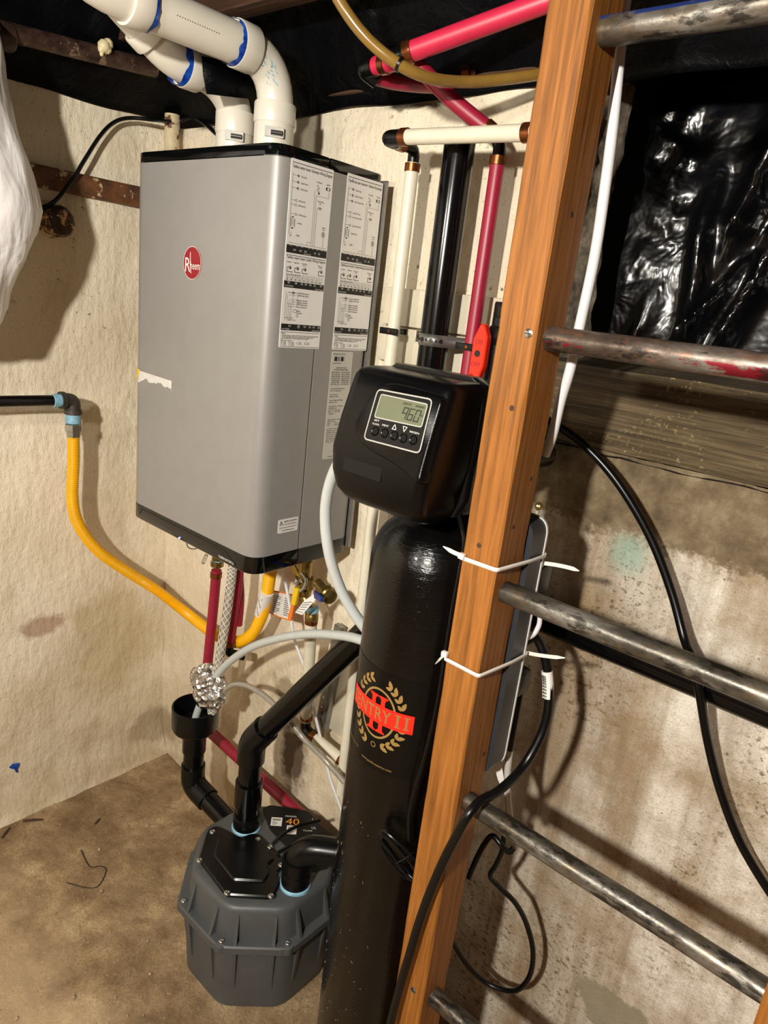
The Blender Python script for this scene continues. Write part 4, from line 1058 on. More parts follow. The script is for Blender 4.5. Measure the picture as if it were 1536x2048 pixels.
ra = thing('red_overhead_line', 'red water pipe painted as lit, overhead, running up behind the ladder', 'water pipe', (.95, -.2, 1.68))
a0, a1 = V((0.8372, -0.1696, 1.7063)), V((1.0476, -0.1077, 1.7683))
MB().tube([a0, a1], .0138, 20).build('pipe', 'pex_red_lit', ra)
crimp(a0.lerp(a1, .02), a1 - a0, .0140, ra)
MB().tube([a0.lerp(a1, -.10), a0.lerp(a1, .02)], .0120, 14).build('fitting', 'black_fitting', ra)
s0, s1 = V((0.8157, -0.1622, 1.7013)), V((0.7575, -0.156, 1.7013))
MB().tube([s0, s1], .0130, 18).build('short_pipe', 'pex_red_lit', ra)
crimp(s0.lerp(s1, .45), s1 - s0, .0128, ra); crimp(s0.lerp(s1, .92), s1 - s0, .0130, ra, 'rubber')
s2 = V((0.742, -0.1559, 1.6996))
MB().tube(rounded([s1, s2, s2 + V((.012, .02, -.010))], .01), .0128, 14).build('elbow', 'black_fitting', ra)
rb = thing('red_level_line', 'red water pipe painted in shade behind the amber hose near the ceiling', 'water pipe', (.9, -.1, 1.68))
b0, b1, b2 = V((0.7453, -0.1416, 1.6945)), V((0.7665, -0.097, 1.6952)), V((0.7861, -0.0211, 1.7099))
MB().tube(spline([b0, b1, b2, V((0.8062, 0.0592, 1.7352))], 8), rW, 16).build('pipe', 'pex_red_shaded', rb)
crimp(V((0.8417, -0.0252, 1.7206)), (1, .3, .02), rW, rb); crimp(V((0.8493, -0.0185, 1.7218)), (1, .3, .02), rW, rb)
am = thing('amber_hose', 'amber translucent hose hanging from above and bending behind the ladder', 'hose', (.9, -.25, 1.7))
MB().tube(spline([(0.8137, -0.3249, 1.774), (0.82, -0.305, 1.7423), (0.8389, -0.2876, 1.7119), (0.862, -0.2651, 1.6859), (0.8888, -0.2369, 1.667), (0.9087, -0.1958, 1.6612), (0.9318, -0.1473, 1.6677), (0.9655, -0.1008, 1.6811), (0.9991, -0.0531, 1.6981), (1.0183, -0.0191, 1.7102)], 8), .0078, 16).build('hose', 'amber', am)
tp_ = V((0.8886, -0.2368, 1.6676)); td = V((0.896, -0.2324, 1.6634)) - V((0.8811, -0.2412, 1.6724))
MB().lathe([(.0078, -.002), (.0098, -.002), (.0098, .002), (.0078, .002)], tp_, td, 18, False).build('black_tie', 'rubber', am)

# red ball valve with lever on the wall
bv = thing('ball_valve', 'black plastic valve with a red ON OFF lever beside red pipe', 'valve', (.955, -.07, 1.27))
f3 = lambda u, v_, h: V((.9834 + u, -.078 - h, 1.3073 + v_))
hp = fillet([(-.013, -.042), (-.006, -.034), (-.001, -.043), (.006, -.042), (.0125, -.02), (.0125, .024), (.004, .043), (-.003, .043), (-.013, .02)], .003, 3)
hd = MB().prism(hp, f3, .004, .016, .002).build('lever', 'red_plastic', bv)
MB().lathe([(.0052, 0), (.0052, .0008), (.0003, .0008)], f3(-.001, -.002, .0158), (0, -1, 0), 14).build('hub', 'ink', hd)
mb = MB(); mb.text('ON', f3, -.001, .012, .0075, .014, 'C', .0164); mb.text('OFF', f3, -.001, -.022, .0075, .017, 'C', .0164); mb.build('raised_lettering', 'logo_red', hd)['kind'] = 'stuff'
MB().tube([(.998, -.060, 1.245), (.998, -.060, 1.365)], .0165, 20).build('body', 'black_fitting', bv)
MB().box((.985, -.078, 1.320), (1.015, -.05, 1.350), .004).build('lug', 'black_fitting', bv)
MB().lathe([(.019, 0), (.020, .003), (.020, .02), (.019, .023)], (1.002, -.060, 1.362), (0, 0, 1), 16).build('union_nut', 'black_fitting', bv)

# ------------------------------------------------------------------ pipes under the heater
hr = thing('hot_outlet_line', 'red water pipe dropping from the heater left of the braided hose', 'water pipe', (.46, -.10, .56))
MB().lathe([(.015, 0), (.015, .012), (.0125, .014), (.0125, .03)], V((0.3758, -0.11, 0.7481)), (0, 0, 1), 8).build('adapter', 'brass', hr)
MB().lathe([(.013, 0), (.0136, .002), (.0136, .008), (.013, .010)], V((0.3755, -0.11, 0.7528)), (0, 0, 1), 14).build('sealant', 'light_blue', hr)
hp0 = spline([(0.3747, -0.11, 0.7378), (0.3706, -0.11, 0.6613), (0.3682, -0.115, 0.5453), (0.3608, -0.115, 0.448), (0.3453, -0.11, 0.3549)], 6)
MB().tube(hp0, rW * 1.05, 16).build('pipe', 'pex_red_shaded', hr); crimp(hp0[1], hp0[1] - hp0[0], rW * 1.05, hr)
h2 = thing('hot_return_line', 'red water pipe dropping from the heater right of the braided hose', 'water pipe', (.51, -.10, .6))
p2 = spline([(0.4479, -0.105, 0.7764), (0.4462, -0.105, 0.7131), (0.4346, -0.105, 0.6091), (0.4303, -0.105, 0.5689)], 6)
MB().tube(p2, rW * 1.05, 16).build('pipe', 'pex_red_shaded', h2); crimp(p2[-2], p2[-1] - p2[-2], rW * 1.05, h2)
p3 = spline([(0.4332, -0.09, 0.7415), (0.4419, -0.09, 0.6831), (0.44, -0.09, 0.6196)], 4)
MB().tube(p3, rW * .8, 12).build('second_pipe', 'pex_red_shaded', h2)
MB().tube(rounded([p2[-1], p2[-1] + V((-.002, 0, -.022)), p2[-1] + V((.02, .03, -.03))], .01), .0105, 12).build('elbow', 'black_fitting', h2)
rl = thing('red_floor_line', 'red water pipe slanting low along the wall behind the pump', 'water pipe', (.45, -.05, .22))
MB().tube([(0.236, -0.045, 0.2421), (0.7176, -0.045, 0.1972)], .0142, 16).build('pipe', 'pex_red_shaded', rl)
bh = thing('braided_hose', 'clear hose with white braid hanging from heater into the funnel', 'hose', (.49, -.13, .45))
bp = spline([(0.4646, -0.135, 0.7955), (0.4605, -0.135, 0.7377), (0.4525, -0.138, 0.6387), (0.4417, -0.142, 0.5348), (0.4381, -0.148, 0.4639), (0.4396, -0.152, 0.4133)], 24)
MB().tube(bp, .0105, 16).build('hose_wall', 'clear', bh)
mb = MB()
t0 = (bp[1] - bp[0]).normalized(); fa, fb, _ = frame_from(t0)
for s_ in (1, -1):
    for k in range(5):
        ph = 2 * PI * k / 5
        mb.tube([p + (fa * math.cos(ph + s_ * i * .30) + fb * math.sin(ph + s_ * i * .30)) * .0096 for i, p in enumerate(bp)], .0012, 5)
mb.build('braid', 'thread', bh)
MB().tube(bp, .0055, 10).build('hose_bore', 'label_white', bh)
mt = thing('milky_drain_hose', 'milky white hose looping from the valve head down into the foil', 'hose', (.7, -.25, .6))
mp_ = [(.985, -.33, 1.155), (0.9472, -0.33, 1.1532), (0.9162, -0.32, 1.1156), (0.8994, -0.31, 1.0602), (0.9039, -0.3, 0.996), (0.917, -0.28, 0.934), (0.939, -0.26, 0.8883), (0.9647, -0.24, 0.8526)]
MB().tube(spline(mp_, 8), .0085, 16).build('upper_run', 'tube_clear', mt)
mp2 = [(0.9479, -0.2, 0.8128), (0.8959, -0.19, 0.806), (0.8373, -0.18, 0.787), (0.7519, -0.17, 0.7513), (0.6645, -0.165, 0.7044), (0.5691, -0.16, 0.6391), (0.486, -0.158, 0.5579), (0.438, -0.16, 0.4854), (0.4103, -0.165, 0.4237), (0.3967, -0.17, 0.3716)]
MB().tube(spline(mp2, 8), .0085, 16).build('lower_run', 'tube_clear', mt)
wc = thing('thin_white_cord', 'thin white cord hanging from the heater behind the black pipe', 'cord', (.65, -.08, .3))
MB().tube(spline([(0.5752, -0.09, 0.8085), (0.5778, -0.08, 0.767), (0.5904, -0.075, 0.718), (0.6053, -0.07, 0.6513), (0.6283, -0.07, 0.619), (0.6574, -0.065, 0.5698), (0.6761, -0.06, 0.5029), (0.7115, -0.06, 0.4336), (0.7433, -0.06, 0.3688), (0.7732, -0.06, 0.3289), (0.7993, -0.06, 0.2935)], 8), .0032, 10).build('cord', 'white_cable', wc)
cv = thing('clear_vinyl_tube', 'clear vinyl tube running from the foil down behind the tank', 'hose', (.6, -.1, .3))
MB().tube(spline([(0.4693, -0.155, 0.4818), (0.5229, -0.15, 0.5273), (0.5877, -0.14, 0.5337), (0.6606, -0.13, 0.5089), (0.716, -0.12, 0.4756), (0.7688, -0.11, 0.452), (0.8209, -0.1, 0.423)], 8), .0062, 14).build('tube', 'clear', cv)
MB().tube(spline([(0.4693, -0.155, 0.4818), (0.5229, -0.15, 0.5273), (0.5877, -0.14, 0.5337), (0.6606, -0.13, 0.5089), (0.716, -0.12, 0.4756), (0.7688, -0.11, 0.452), (0.8209, -0.1, 0.423)], 8), .0040, 10).build('bore', 'label_silver', cv)
# cold inlet valve group
cvv = thing('cold_inlet_valve', 'brass isolation valve with blue and yellow handles under the heater', 'valve', (.65, -.10, .78))
bx, by = .652, -.10
MB().lathe([(.013, 0), (.017, .002), (.018, .016), (.015, .018), (.015, .028), (.019, .030), (.019, .040), (.014, .042), (.014, .075), (.018, .077), (.018, .088), (.013, .090), (.013, .100)], (bx, by, HZ0 - .098), (0, 0, 1), 18).build('body', 'brass', cvv)
MB().lathe([(.0142, 0), (.0150, .002), (.0150, .008), (.0142, .010)], (bx, by, HZ0 - .012), (0, 0, 1), 16).build('sealant', 'light_blue', cvv)
MB().tube([(bx, by, HZ0 - .095), V((0.6828, -0.1, 0.735)) + V((0, 0, .012))], .0125, 14).build('nipple', 'brass', cvv)
dc = (V((0.7424, -0.13, 0.8211)) - V((bx, by, .80)))
q = V((0.7444, -0.125, 0.8196))
MB().lathe([(.010, -.045), (.010, -.012), (.014, -.010), (.0165, -.004), (.0165, .006), (.014, .009), (.0145, .014), (.010, .016)], q, q - V((bx - .01, by + .01, .83)), 14).build('drain_port', 'brass', cvv)
q = V((0.7549, -0.155, 0.8208)); fnb = lambda u, v_, h: q + V((.8, -.4, .16)).normalized() * u + V((-.1, 0, 1)).normalized() * v_ + V((.4, .85, 0)) * h
MB().prism(fillet([(-.030, -.006), (.012, -.003), (.012, .008), (-.030, .009)], .003), fnb, -.003, .003, .001).build('drain_handle', 'blue_handle', cvv)
q = V((0.6647, -0.13, 0.7889)); fny = lambda u, v_, h: q + V((1, 0, 0)) * u + V((.12, 0, 1)).normalized() * v_ + V((0, -1, 0)) * h
MB().prism(fillet([(-.007, -.022), (.006, -.022), (.007, .018), (-.005, .018)], .003), fny, 0, .006, .001).build('gas_handle', 'yellow_handle', cvv)
q = V((0.6443, -0.118, 0.7427)); MB().prism(fillet([(-.009, -.020), (.002, -.022), (.009, .024), (.001, .026)], .004), fny_ := (lambda u, v_, h: q + V((u, -h, v_))), 0, .005, .001).build('orange_lever', 'orange_tag', cvv)
MB().tube(spline([(0.6631, -0.12, 0.8346), (0.6776, -0.12, 0.8236), (0.6789, -0.125, 0.8092), (0.6738, -0.13, 0.7999)], 5), .0032, 8).build('lever_arm', 'steel', cvv)
MB().lathe([(.006, 0), (.007, .002), (.007, .010), (.004, .012)], V((0.6609, -0.12, 0.8155)), (0, -1, 0), 6).build('lever_nut', 'steel', cvv)
q = V((0.636, -0.11, 0.8305)); MB().prism(fillet([(-.008, -.006), (.01, -.012), (.012, -.006), (-.004, .010)], .002), lambda u, v_, h: q + V((u, -h, v_)), 0, .003).build('upper_handle', 'yellow_handle', cvv)
MB().box(V((0.6729, -0.11, 0.8087)) + V((-.016, -.006, -.010)), V((0.6729, -0.11, 0.8087)) + V((.012, .010, .014)), .004).build('union', 'brass', cvv)
tgs = thing('valve_tag', 'small curled white tag tied to the brass valve', 'tag', (.64, -.15, .73))
pts = [(0.6855, -0.15, 0.7643), (0.7056, -0.15, 0.7669), (0.7297, -0.14, 0.8074), (0.7388, -0.14, 0.8233), (0.7231, -0.14, 0.8154), (0.7077, -0.15, 0.7975)]
MB().add([V(p) for p in pts], [(0, 1, 2, 5), (5, 2, 3, 4)]).build('tag', 'label_white', tgs)
mb = MB()
for q in range(5):
    a_ = V(pts[0]).lerp(V(pts[5]), .15 + .17 * q); b_ = V(pts[1]).lerp(V(pts[2]), .15 + .17 * q); mb.tube([a_.lerp(b_, .1) + V((0, -.001, 0)), a_.lerp(b_, .85) + V((0, -.001, 0))], .0005, 4)
mb.build('tag_print', 'ink', tgs)
cw = thing('cold_water_line', 'white plastic water pipe under the brass valve turning right at the bottom', 'water pipe', (.64, -.05, .43))
c0, c1 = V((0.6828, -0.1, 0.735)), V((0.6547, -0.06, 0.4667))
MB().lathe([(.012, 0), (.014, .003), (.014, .014), (.0125, .016), (.0125, .024)], c0 + V((0, 0, -.004)), (0, 0, 1), 14).build('adapter', 'brass', cw)
MB().lathe([(.0125, 0), (.0135, .002), (.0135, .009), (.0125, .011)], c0 + V((0, 0, .016)), (0, 0, 1), 14).build('sealant', 'light_blue', cw)
crimp(c0 + V((0, 0, -.004)), (0, 0, 1), rW * 1.05, cw)
MB().tube([c0, c1], rW * 1.1, 18).build('upright_pipe', 'pex_white', cw); crimp(c1 + V((0, 0, .008)), (0, 0, 1), rW * 1.1, cw)
MB().tube(rounded([c1 + V((0, 0, .006)), c1 + V((0, 0, -.022)), c1 + V((.028, -.004, -.024))], .012), .0118, 14).build('elbow', 'black_fitting', cw)
l0, l1 = c1 + V((.026, -.004, -.024)), V((0.7809, -0.06, 0.4288))
MB().tube([l0, l1], rW * 1.1, 18).build('level_pipe', 'pex_white', cw); crimp(l0.lerp(l1, .05), l1 - l0, rW * 1.1, cw); crimp(l0.lerp(l1, .92), l1 - l0, rW * 1.1, cw)
MB().tube([l1, l1.lerp(l0, -.5)], .0118, 14).build('coupling', 'black_fitting', cw)

# ------------------------------------------------------------------ funnel and inlet pipe
FY = -.165
fc = V((0.394, -0.165, 0.3953)); fb_ = V((0.3947, -0.165, 0.2143))
fu = thing('drain_funnel', 'black plastic funnel cup with bent pipe feeding the grey pump basin', 'funnel', (fc.x, FY, .1))
MB().lathe([(.0240, -.105), (.0275, -.104), (.0275, -.060), (.030, -.055), (.050, -.042), (.0535, -.034), (.0545, .018), (.0525, .0195), (.0505, .018), (.0495, -.030), (.030, -.040), (.024, -.045)], fc, (0, 0, 1), 36, False).build('cup', 'abs_matte', fu)
pe = V((.592, -.150, .150))
top = V((fc.x, FY, fc.z - .10)); kn = V((fc.x, FY, fb_.z - .018)); 
MB().tube(rounded([top + V((0, 0, .06)), kn, pe], .05, 8), .0242, 22).build('pipe', 'abs', fu)
k1 = kn + V((0, 0, .040)); dd = (pe - kn).normalized()
MB().tube(rounded([kn + V((0, 0, .055)), kn, kn + dd * .060], .048, 8), .0285, 22).build('elbow', 'abs_matte', fu)
# foil
mb = MB(); bm = bmesh.new(); bmesh.ops.create_icosphere(bm, subdivisions=4, radius=1)
fcn = V((0.4296, -0.155, 0.4768))
random.seed(11)
for v in bm.verts:
    p = v.co.copy(); k = .96 + .42 * noise.noise(p * 1.6 + V((3, 1, 2))) + .34 * abs(noise.noise(p * 2.6 + V((1, 8, 2)))) + .10 * abs(noise.noise(p * 5))
    v.co = fcn + V((p.x * .046 * k, p.y * .034 * k, p.z * .052 * k)) + V((p.z * .004, 0, 0))
bm.verts.index_update(); mb.add([v.co.copy() for v in bm.verts], [tuple(v.index for v in f.verts) for f in bm.faces]); bm.free()
tag(mb.build('foil_wrap', 'foil', sharp=180), 'crumpled aluminium foil wrapped round the hoses above the black funnel', 'foil')

# ------------------------------------------------------------------ sump pump basin
PC = V((.722, -.213, 0))
def octo(ap, r=.012, ch=None):
    c_ = ap * .41421 if ch is None else ch
    return [(PC.x + x, PC.y + y) for x, y in fillet([(-c_, -ap), (c_, -ap), (ap, -c_), (ap, c_), (c_, ap), (-c_, ap), (-ap, c_), (-ap, -c_)], r, 4)]
pm = thing('sump_pump', 'grey octagonal sump pump basin with a black bolted cover on the floor', 'sump pump', (PC.x, PC.y, 0))
ringz = [(.002, .138), (.006, .1425), (.03, .1445), (.158, .150), (.162, .150)]
MB().loft([[V((u, v_, z)) for u, v_ in octo(a, .022)] for z, a in ringz]).build('basin', 'pump_grey', pm)
MB().loft([[V((u, v_, z)) for u, v_ in octo(a, .020)] for z, a in [(.160, .158), (.162, .1635), (.176, .1635), (.179, .161)]]).build('flange', 'pump_grey', pm)
MB().loft([[V((u, v_, z)) for u, v_ in octo(a, .024)] for z, a in [(.178, .1475), (.20, .1455), (.238, .1425), (.246, .1395), (.2495, .134), (.2505, .125)]]).build('lid', 'pump_grey', pm, 60)
for i in range(8):
    a = R(45 * i); d = V((math.cos(a), math.sin(a), 0)); sd_ = V((-d.y, d.x, 0))
    for s_ in (-1, 1):
        fn = lambda u, v_, h, s_=s_, d=d, sd_=sd_: PC + d * u + sd_ * (s_ * .036 + h) + V((0, 0, v_))
        MB().prism([(.143, .178), (.1610, .178), (.158, .186), (.1445, .235), (.140, .235)], fn, -.003, .003).build('lid_rib', 'pump_grey', pm)
        MB().prism([(.140, .06), (.1475, .06), (.1570, .150), (.1590, .161), (.14, .161)], fn, -.003, .003).build('wall_rib', 'pump_grey', pm)
for i in range(8):
    a = R(22.5 + 45 * i); p = PC + V((math.cos(a), math.sin(a), 0)) * .163 + V((0, 0, .1785))
    bs = MB().lathe([(.013, -.016), (.013, -.001), (.0115, .0)], p, (0, 0, 1), 16).build('screw_boss', 'pump_grey', pm)
    crosshead(p + V((0, 0, -.0005)), (0, 0, 1), .0062, 'screw', 'steel', bs)
# cover plate
TZ = .2505
cpx = [(0.5982, -0.2691, 0.2505), (0.653, -0.3279, 0.2505), (0.7622, -0.3412, 0.2505), (0.8258, -0.28, 0.2505), (0.8076, -0.2432, 0.2505), (0.7851, -0.2383, 0.2505), (0.78, -0.2036, 0.2505), (0.7285, -0.1986, 0.2505), (0.6786, -0.1953, 0.2505), (0.6668, -0.2087, 0.2505), (0.662, -0.2314, 0.2505), (0.6287, -0.2388, 0.2505), (0.5997, -0.2473, 0.2505)]
cpoly = fillet([(p[0], p[1]) for p in cpx], .010, 3)
xyz_ = lambda u, v_, h: V((u, v_, h))
ccx = sum(p[0] for p in cpx) / len(cpx); ccy = sum(p[1] for p in cpx) / len(cpx); rp_ = [(ccx + (p[0] - ccx) * .70, ccy + (p[1] - ccy) * .70) for p in cpx]
cv_ = MB().prism(cpoly, xyz_, TZ - .002, TZ + .008, .0025).build('cover', 'pump_black', pm)
MB().prism(fillet(rp_, .006, 3), xyz_, TZ + .006, TZ + .0125, .003).build('raised_panel', 'pump_black', cv_)
for p in ((0.6136, -0.2665, 0.258), (0.6923, -0.2096, 0.258), (0.7257, -0.2036, 0.258), (0.7775, -0.2181, 0.258), (0.6606, -0.3311, 0.258), (0.7615, -0.3389, 0.258), (0.8228, -0.2819, 0.258)):
    crosshead(p, (0, 0, 1), .0064, 'screw', 'steel', cv_)
# label plate at the back
lp = [(0.6198, -0.138, 0.2508), (0.6215, -0.1163, 0.2508), (0.6913, -0.0654, 0.2508), (0.8297, -0.0852, 0.2508), (0.8419, -0.1487, 0.2508), (0.8261, -0.1799, 0.2508), (0.6813, -0.1661, 0.2508)]
lpo = MB().prism(fillet([(p[0], p[1]) for p in lp], .008, 3), xyz_, TZ - .001, TZ + .0008).build('label_plate', 'head_flat', pm)
U_ = (V((0.7094, -0.0745, 0.2513)) - V((0.6538, -0.1144, 0.2513))); 
o_ = V((0.68, -0.1224, 0.2513)); eu = V((.72, .69, 0)); ev = V((-.69, .72, 0))
ft = lambda u, v_, h: o_ + eu * u + ev * v_ + V((0, 0, h))
mb = MB(); mb.text('40', ft, .002, -.013, .019, .030, h=.0002); mb.build('model_number', 'ink_orange', lpo, smooth=False)
mb = MB(); mb.text('MODEL', ft, .000, .010, .0045, .026, h=.0002); mb.text('CLASS', ft, .042, -.030, .004, .02, h=.0002); mb.text('UL', ft, .060, -.022, .007, .010, h=.0002); mb.text('1', ft, .060, .004, .007, h=.0002)
mb.build('plate_lettering', 'ink_white', lpo, smooth=False)
for (pp, a, b) in (((-.030, -.020), .024, .026), ((.006, -.042), .022, .026)):
    s1_ = MB().rect(ft, pp[0], pp[1], pp[0] + a, pp[1] + b, .0003).build('serial_sticker', 'label_white', lpo, smooth=False)
    mb = MB()
    for q in range(9): mb.rect(ft, pp[0] + .003 + q * .002, pp[1] + .016, pp[0] + .0042 + q * .002, pp[1] + .022, .0006)
    for q in range(3): mb.rect(ft, pp[0] + .003, pp[1] + .004 + q * .0035, pp[0] + .012 + 3e-3 * (q % 2), pp[1] + .0052 + q * .0035, .0006)
    mb.build('sticker_print', 'ink', s1_, smooth=False)
# outlets on the lid with blue primer
def outlet(p, parent):
    MB().lathe([(.0250, -.004), (.0315, -.003), (.031, .004), (.0275, .007), (.0250, .007)], p, (0, 0, 1), 28, False).build('sealant_ring', 'light_blue', parent)
    MB().lathe([(.0242, 0), (.0285, .001), (.029, .004), (.029, .026), (.0275, .030), (.0242, .030)], p + V((0, 0, .004)), (0, 0, 1), 28, False).build('hub', 'abs_matte', parent)
d1 = V((.640, -.198, TZ)); d2 = V((.826, -.222, TZ))
dp = thing('discharge_pipe', 'black discharge pipe rising from pump then slanting up toward the wall', 'pipe', (d1.x, d1.y, TZ))
outlet(d1, dp)
kz = V((0.6276, -0.196, 0.4639)).z
kn = V((d1.x, d1.y, kz)); en_ = V((0.8807, -0.12, 0.8259)); ddd = (en_ - kn).normalized()
MB().tube(rounded([d1, kn, en_], .035, 8), .0240, 24).build('pipe', 'abs', dp)
MB().tube(rounded([kn + V((0, 0, -.045)), kn, kn + ddd * .055], .033, 8), .0288, 24).build('elbow', 'abs_matte', dp)
MB().lathe([(.024, -.03), (.0290, -.029), (.0290, .029), (.024, .03)], V((d1.x, d1.y, kz - .125)), (0, 0, 1), 24, False).build('coupling', 'abs', dp)
vp_ = thing('pump_vent_pipe', 'black elbow pipe on the pump lid turning right behind tank', 'pipe', (d2.x, d2.y, TZ))
outlet(d2, vp_)
kn2 = V((d2.x, d2.y, TZ + .090)); en2 = kn2 + V((.055, .055, .0)) * 1.0; en3 = kn2 + V((.20, .16, 0))
MB().tube(rounded([d2, kn2, kn2 + V((.075, .055, .002))], .045, 10), .0262, 24).build('elbow', 'abs_matte', vp_)
MB().lathe([(.026, -.014), (.0300, -.013), (.0300, .013), (.026, .014)], V((d2.x, d2.y, TZ + .052)), (0, 0, 1), 24, False).build('elbow_lip', 'abs_matte', vp_)
dv = V((.075, .055, .002)).normalized()
MB().lathe([(.026, -.016), (.0300, -.015), (.0300, .015), (.026, .016)], kn2 + V((.070, .0515, .002)), dv, 24, False).build('elbow_lip', 'abs_matte', vp_)
MB().tube([kn2 + V((.07, .0515, .002)), kn2 + V((.12, .088, .003))], .0240, 20).build('pipe', 'abs', vp_)
# pump power cords on the lid
pcd = [((0.7248, -0.1965, 0.262), (0.728, -0.1718, 0.275), (0.74, -0.1356, 0.285), (0.7572, -0.0932, 0.285)), ((0.7502, -0.2031, 0.262), (0.7592, -0.1792, 0.27), (0.7677, -0.1526, 0.275), (0.7833, -0.1175, 0.28))]
for a in pcd: MB().tube(spline(a, 8), .0035, 8).build('power_cord', 'rubber', pm)

# ------------------------------------------------------------------ softener tank
TA = V((1.060, -.230, 0)); TR = .100
tk = thing('softener_tank', 'tall black fibreglass filter tank standing on the floor behind the ladder', 'tank', (TA.x, TA.y, 0))
prof = [(.085, .0), (.098, .004), (TR, .012), (TR, 1.015)]
for i in range(1, 13):
    a = PI / 2 * i / 12; prof.append((max(.036, TR * math.cos(a) ** .9), 1.015 + .085 * math.sin(a)))
prof += [(.036, 1.108)]
MB().lathe(prof, TA, (0, 0, 1), 72).build('shell', 'tank', tk, 50)
MB().lathe([(.034, 0), (.041, .002), (.041, .020), (.034, .022)], TA + V((0, 0, 1.102)), (0, 0, 1), 32).build('neck_ring', 'black_fitting', tk)
# printed label wrapped on the tank (u = arc length from the side facing the room, v = height)
def cy(u, v_, h):
    a = -PI / 2 + u / TR; r = TR + .0004 + h
    return TA + V((math.cos(a) * r, math.sin(a) * r, v_))
def cyl_sheet(mb, u0, u1, v0, v1, h, n=28):
    for k in range(n):
        a, b = u0 + (u1 - u0) * k / n, u0 + (u1 - u0) * (k + 1) / n
        mb.add([cy(a, v0, h), cy(b, v0, h), cy(b, v1, h), cy(a, v1, h)], [(0, 1, 2, 3)])
LZ = .8035
lb = MB(); cyl_sheet(lb, -.085, .068, LZ - .092, LZ + .068, 0); lbo = lb.build('tank_label', 'tank_label_black', tk)
gd = MB(); gd.ring(cy, 0, LZ, .032, .040, .0032, .0006, 56)
def leaf(x, y, ang, L_, mb):
    c_, s_ = math.cos(ang), math.sin(ang); pts = []
    for t, w_ in ((0, 0), (.25, .30), (.55, .36), (.85, .16), (1, 0), (.85, -.10), (.5, -.16), (.2, -.12)):
        px, py = t * L_, w_ * L_; pts.append((x + px * c_ - py * s_, y + px * s_ + py * c_))
    mb.poly(cy, pts, .0006)
for sgn in (1, -1):
    for k in range(11):
        a = -PI / 2 + sgn * (.30 + k * .235)
        x, y = .044 * math.cos(a), .054 * math.sin(a)
        if abs(y) < .016: continue
        leaf(x, LZ + y, a + sgn * (PI / 2 - .55), .0125, gd); leaf(x, LZ + y, a + sgn * (PI / 2 + .65), .0115, gd)
gd.ring(cy, 0, LZ - .052, .0045, .0045, .0012, .0006, 16)
gd.text('www.pacificwaterinc.com', cy, -.020, LZ - .084, .0042, .055, h=.0006); gd.text('Pacific Water Inc.', cy, -.066, LZ - .076, .0035, .036, h=.0006)
rd_ = MB()
for sx in (-.0085, .0085):
    for (a, b, c_, d) in ((-.0036, -.029, .0036, .029), (-.0080, .0265, .0080, .0292), (-.0080, -.0292, .0080, -.0265), (-.0055, .0245, .0055, .0265), (-.0055, -.0265, .0055, -.0245)):
        rd_.rect(cy, sx + a, LZ + b, sx + c_, LZ + d, .0008)
cyl_sheet(rd_, -.0635, .0575, LZ - .0145, LZ + .0150, .0011, 30)
rd_.build('red_banner', 'ink_red', lbo, smooth=False); gd.build('gold_print', 'ink_gold', lbo, smooth=False)
lt = MB(); lt.text('SENTRY', cy, -.058, LZ - .0092, .0200, .082, h=.0015)
for u in (.0345, .0475):
    lt.rect(cy, u - .0016, LZ - .0092, u + .0016, LZ + .0108, .0015); lt.rect(cy, u - .0042, LZ + .0093, u + .0042, LZ + .0108, .0015); lt.rect(cy, u - .0042, LZ - .0092, u + .0042, LZ - .0077, .0015)
lt.build('banner_lettering', 'ink_gold', lbo, smooth=False)
random.seed(9)
spk = MB()
for q in range(70):
    u, v_ = random.uniform(-.08, .05), random.uniform(.12, .62); l_ = random.uniform(.001, .006); a = random.uniform(0, PI)
    spk.tube([cy(u, v_, .0002), cy(u + l_ * math.cos(a) * .5, v_ + l_ * math.sin(a), .0002)], .00035, 4)
o = spk.build('paint_flecks', 'grit', tk); o['kind'] = 'stuff'

# ------------------------------------------------------------------ control valve head
hd = thing('control_valve', 'black digital control head on top of the filter tank showing 960', 'control valve', (1.066, -.32, 1.10))
def hring(z, hw_l, hw_r, yf, yb=-.305, rf=.015, rb=.012):
    return [V((u, v_, z)) for u, v_ in fillet([(1.066 - hw_l, yf), (1.066 + hw_r, yf), (1.066 + hw_r, yb), (1.066 - hw_l, yb)], [rf, rf, rb, rb], 6)]
MB().loft([hring(1.108, .048, .050, -.352, rf=.016), hring(1.111, .058, .056, -.366, rf=.018), hring(1.118, .070, .062, -.381), hring(1.132, .078, .0675, -.392), hring(1.155, .0815, .0725, -.3985), hring(1.185, .0820, .0770, -.4010),
           hring(1.225, .0795, .0795, -.3935), hring(1.262, .0755, .0805, -.3850), hring(1.2765, .0745, .0805, -.3805), hring(1.2835, .0715, .0780, -.3760), hring(1.2870, .0650, .0720, -.3680)]).build('cover', 'head', hd, 70)
MB().loft([hring(1.116, .060, .066, -.318, -.298), hring(1.14, .082, .078, -.318, -.298), hring(1.26, .079, .084, -.318, -.298), hring(1.284, .072, .079, -.318, -.298), hring(1.2915, .060, .068, -.318, -.298)]).build('backplate', 'black_fitting', hd)
MB().lathe([(.045, 0), (.052, .002), (.052, .05), (.047, .055), (.047, .12), (.03, .13)], TA + V((0, 0, 1.122)), (0, 0, 1), 28).build('valve_body', 'black_fitting', hd)
MB().box((1.03, -.30, 1.14), (1.12, -.20, 1.235), .008).build('valve_block', 'black_fitting', hd)
MB().tube([(1.075, -.205, 1.205), (1.075, -.075, 1.205)], .020, 18).build('inlet_port', 'black_fitting', hd)
MB().tube([(1.115, -.205, 1.175), (1.115, -.075, 1.175)], .020, 18).build('outlet_port', 'black_fitting', hd)
